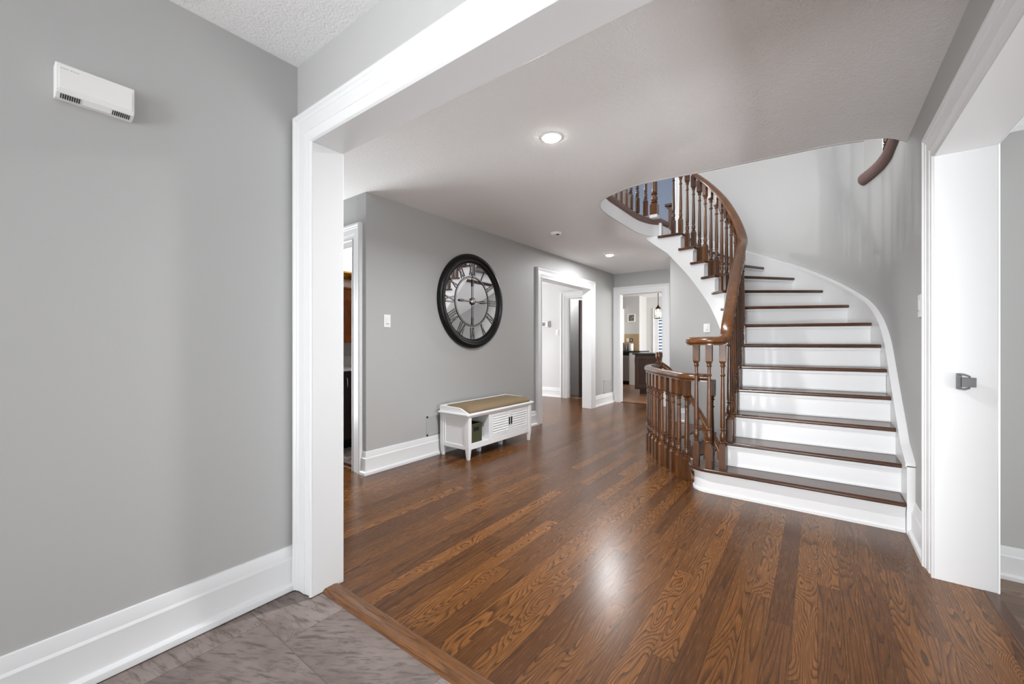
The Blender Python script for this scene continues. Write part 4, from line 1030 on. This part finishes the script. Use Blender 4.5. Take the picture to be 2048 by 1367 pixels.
o = MB().box(-4.43, -4.355, 11.475, 11.4845, 1.165, 1.265).build('outlet_plate', M['plastic'], None, bevel=0.003, origin=(-4.39, 11.48, 1.21)); tag(o, 'white outlet plate on the tan kitchen backsplash', 'outlet')
o = thing('backsplash_switch', 'dark switch with light centre right of the white outlet plate', 'outlet', (-4.29, 11.48, 1.21))
MB().box(-4.335, -4.25, 11.475, 11.4845, 1.165, 1.26).build('plate', M['bronze'], o, bevel=0.003)
MB().box(-4.31, -4.275, 11.472, 11.475, 1.19, 1.235).build('rocker', M['plastic'], o, bevel=0.002)
def canister(x, y, r, h, mat, label):
    t = thing('canister', label, 'canister', (x, y, 0.9185))
    MB().lathe([(r * 0.96, 0.9185), (r, 0.925), (r, 0.9185 + h * 0.86), (r * 0.98, 0.9185 + h * 0.87)], (x, y, 0), 24).build('body', mat, t, smooth=40)
    MB().lathe([(r * 1.02, 0.9185 + h * 0.872), (r * 1.02, 0.9185 + h * 0.95), (r * 0.6, 0.9185 + h), (0.0, 0.9185 + h)], (x, y, 0), 24).build('lid', mat, t, smooth=40)
canister(-4.37, 11.3, 0.058, 0.18, M['steel'], 'grey metal canister on the kitchen counter')
canister(-4.22, 11.28, 0.064, 0.20, M['plastic'], 'white canister on the kitchen counter beside the grey one')
# pendant
PX, PY = -2.98, 9.7
pd = thing('pendant_lamp', 'glass jar pendant with glowing bulb hanging on a black rod over the island', 'pendant lamp', (PX, PY, CH))
MB().lathe([(0.075, CH - 0.001), (0.075, CH - 0.02), (0.01, CH - 0.035)], (PX, PY, 0), 24).build('canopy', M['plastic'], pd, smooth=40)
MB().tube([(PX, PY, CH - 0.03), (PX, PY, 2.01)], 0.008, 10).build('rod', M['black'], pd)
MB().lathe([(0.012, 2.03), (0.02, 2.0), (0.055, 1.955), (0.06, 1.94), (0.05, 1.93)], (PX, PY, 0), 24).build('cap', M['bronze'], pd, smooth=40)
MB().lathe([(0.055, 1.945), (0.078, 1.90), (0.082, 1.86), (0.082, 1.715), (0.08, 1.71)], (PX, PY, 0), 28).build('glass_shade', M['glass'], pd, smooth=60)
MB().lathe([(0.016, 1.93), (0.016, 1.89), (0.03, 1.83), (0.03, 1.78), (0.0, 1.755)], (PX, PY, 0), 20).build('bulb', M['bulb'], pd, smooth=60)
hb_ = MB()
for a in range(4):
    q = a * PI / 2 + 0.4; hb_.tube([(PX + 0.02 * math.cos(q), PY + 0.02 * math.sin(q), 1.99), (PX + 0.086 * math.cos(q), PY + 0.086 * math.sin(q), 1.90), (PX + 0.086 * math.cos(q), PY + 0.086 * math.sin(q), 1.71)], 0.004, 6)
hb_.lathe([(0.083, 1.715), (0.089, 1.715), (0.089, 1.705), (0.083, 1.705), (0.083, 1.715)], (PX, PY, 0), 28)
hb_.build('wire_frame', M['bronze'], pd)
# lit ceiling disc near the pendant
fl = thing('flush_ceiling_light', 'bright flush ceiling light at the top of the kitchen doorway', 'ceiling light', (-3.0, 10.3, CH))
MB().lathe([(0.21, CH - 0.001), (0.21, CH - 0.03), (0.16, CH - 0.06), (0.0, CH - 0.07)], (-3.0, 10.3, 0), 32).build('diffuser', M['canopy'], fl, smooth=50)
MB().lathe([(0.215, CH - 0.001), (0.225, CH - 0.012), (0.215, CH - 0.02)], (-3.0, 10.3, 0), 32).build('rim', M['plastic'], fl, smooth=50)
# kitchen window with a banded shade
WX0, WX1, WZ0, WZ1 = -3.72, -3.05, 0.10, 2.0
casing('window_1', 'y', 12.1, -1, WX0, WX1, WZ1, 0.05)
struct(MB().box(WX0, WX1, 12.23, 12.24, 0.05, WZ1), 'window_2', M['sky'])
zs = thing('window_shade', 'blue grey banded shade over the bright kitchen window', 'window shade', ((WX0 + WX1) / 2, 12.13, WZ1))
MB().box(WX0 + 0.005, WX1 - 0.005, 12.11, 12.17, WZ1 - 0.08, WZ1).build('headrail', M['plastic'], zs, bevel=0.004)
z = WZ1 - 0.10; i = 0
while z > 0.2:
    MB().box(WX0 + 0.01, WX1 - 0.01, 12.135, 12.139, z - 0.05, z).build('band', M['blind'], zs); z -= 0.092

# chair back in dark blue fabric past the island
cb = thing('counter_stool', 'dark blue upholstered stool back behind the island end', 'stool', (-2.75, 10.45, 0))
MB().box(-3.0, -2.55, 10.36, 10.42, 0.72, 1.0).build('backrest', M['bluecloth'], cb, bevel=0.02)
MB().box(-3.0, -2.55, 10.36, 10.78, 0.62, 0.70).build('seat', M['bluecloth'], cb, bevel=0.02)
for x, y in ((-2.98, 10.39), (-2.57, 10.39), (-2.98, 10.75), (-2.57, 10.75)):
    MB().box(x - 0.02, x + 0.02, y - 0.02, y + 0.02, 0, 0.62).build('leg', M['espresso'], cb, bevel=0.003)
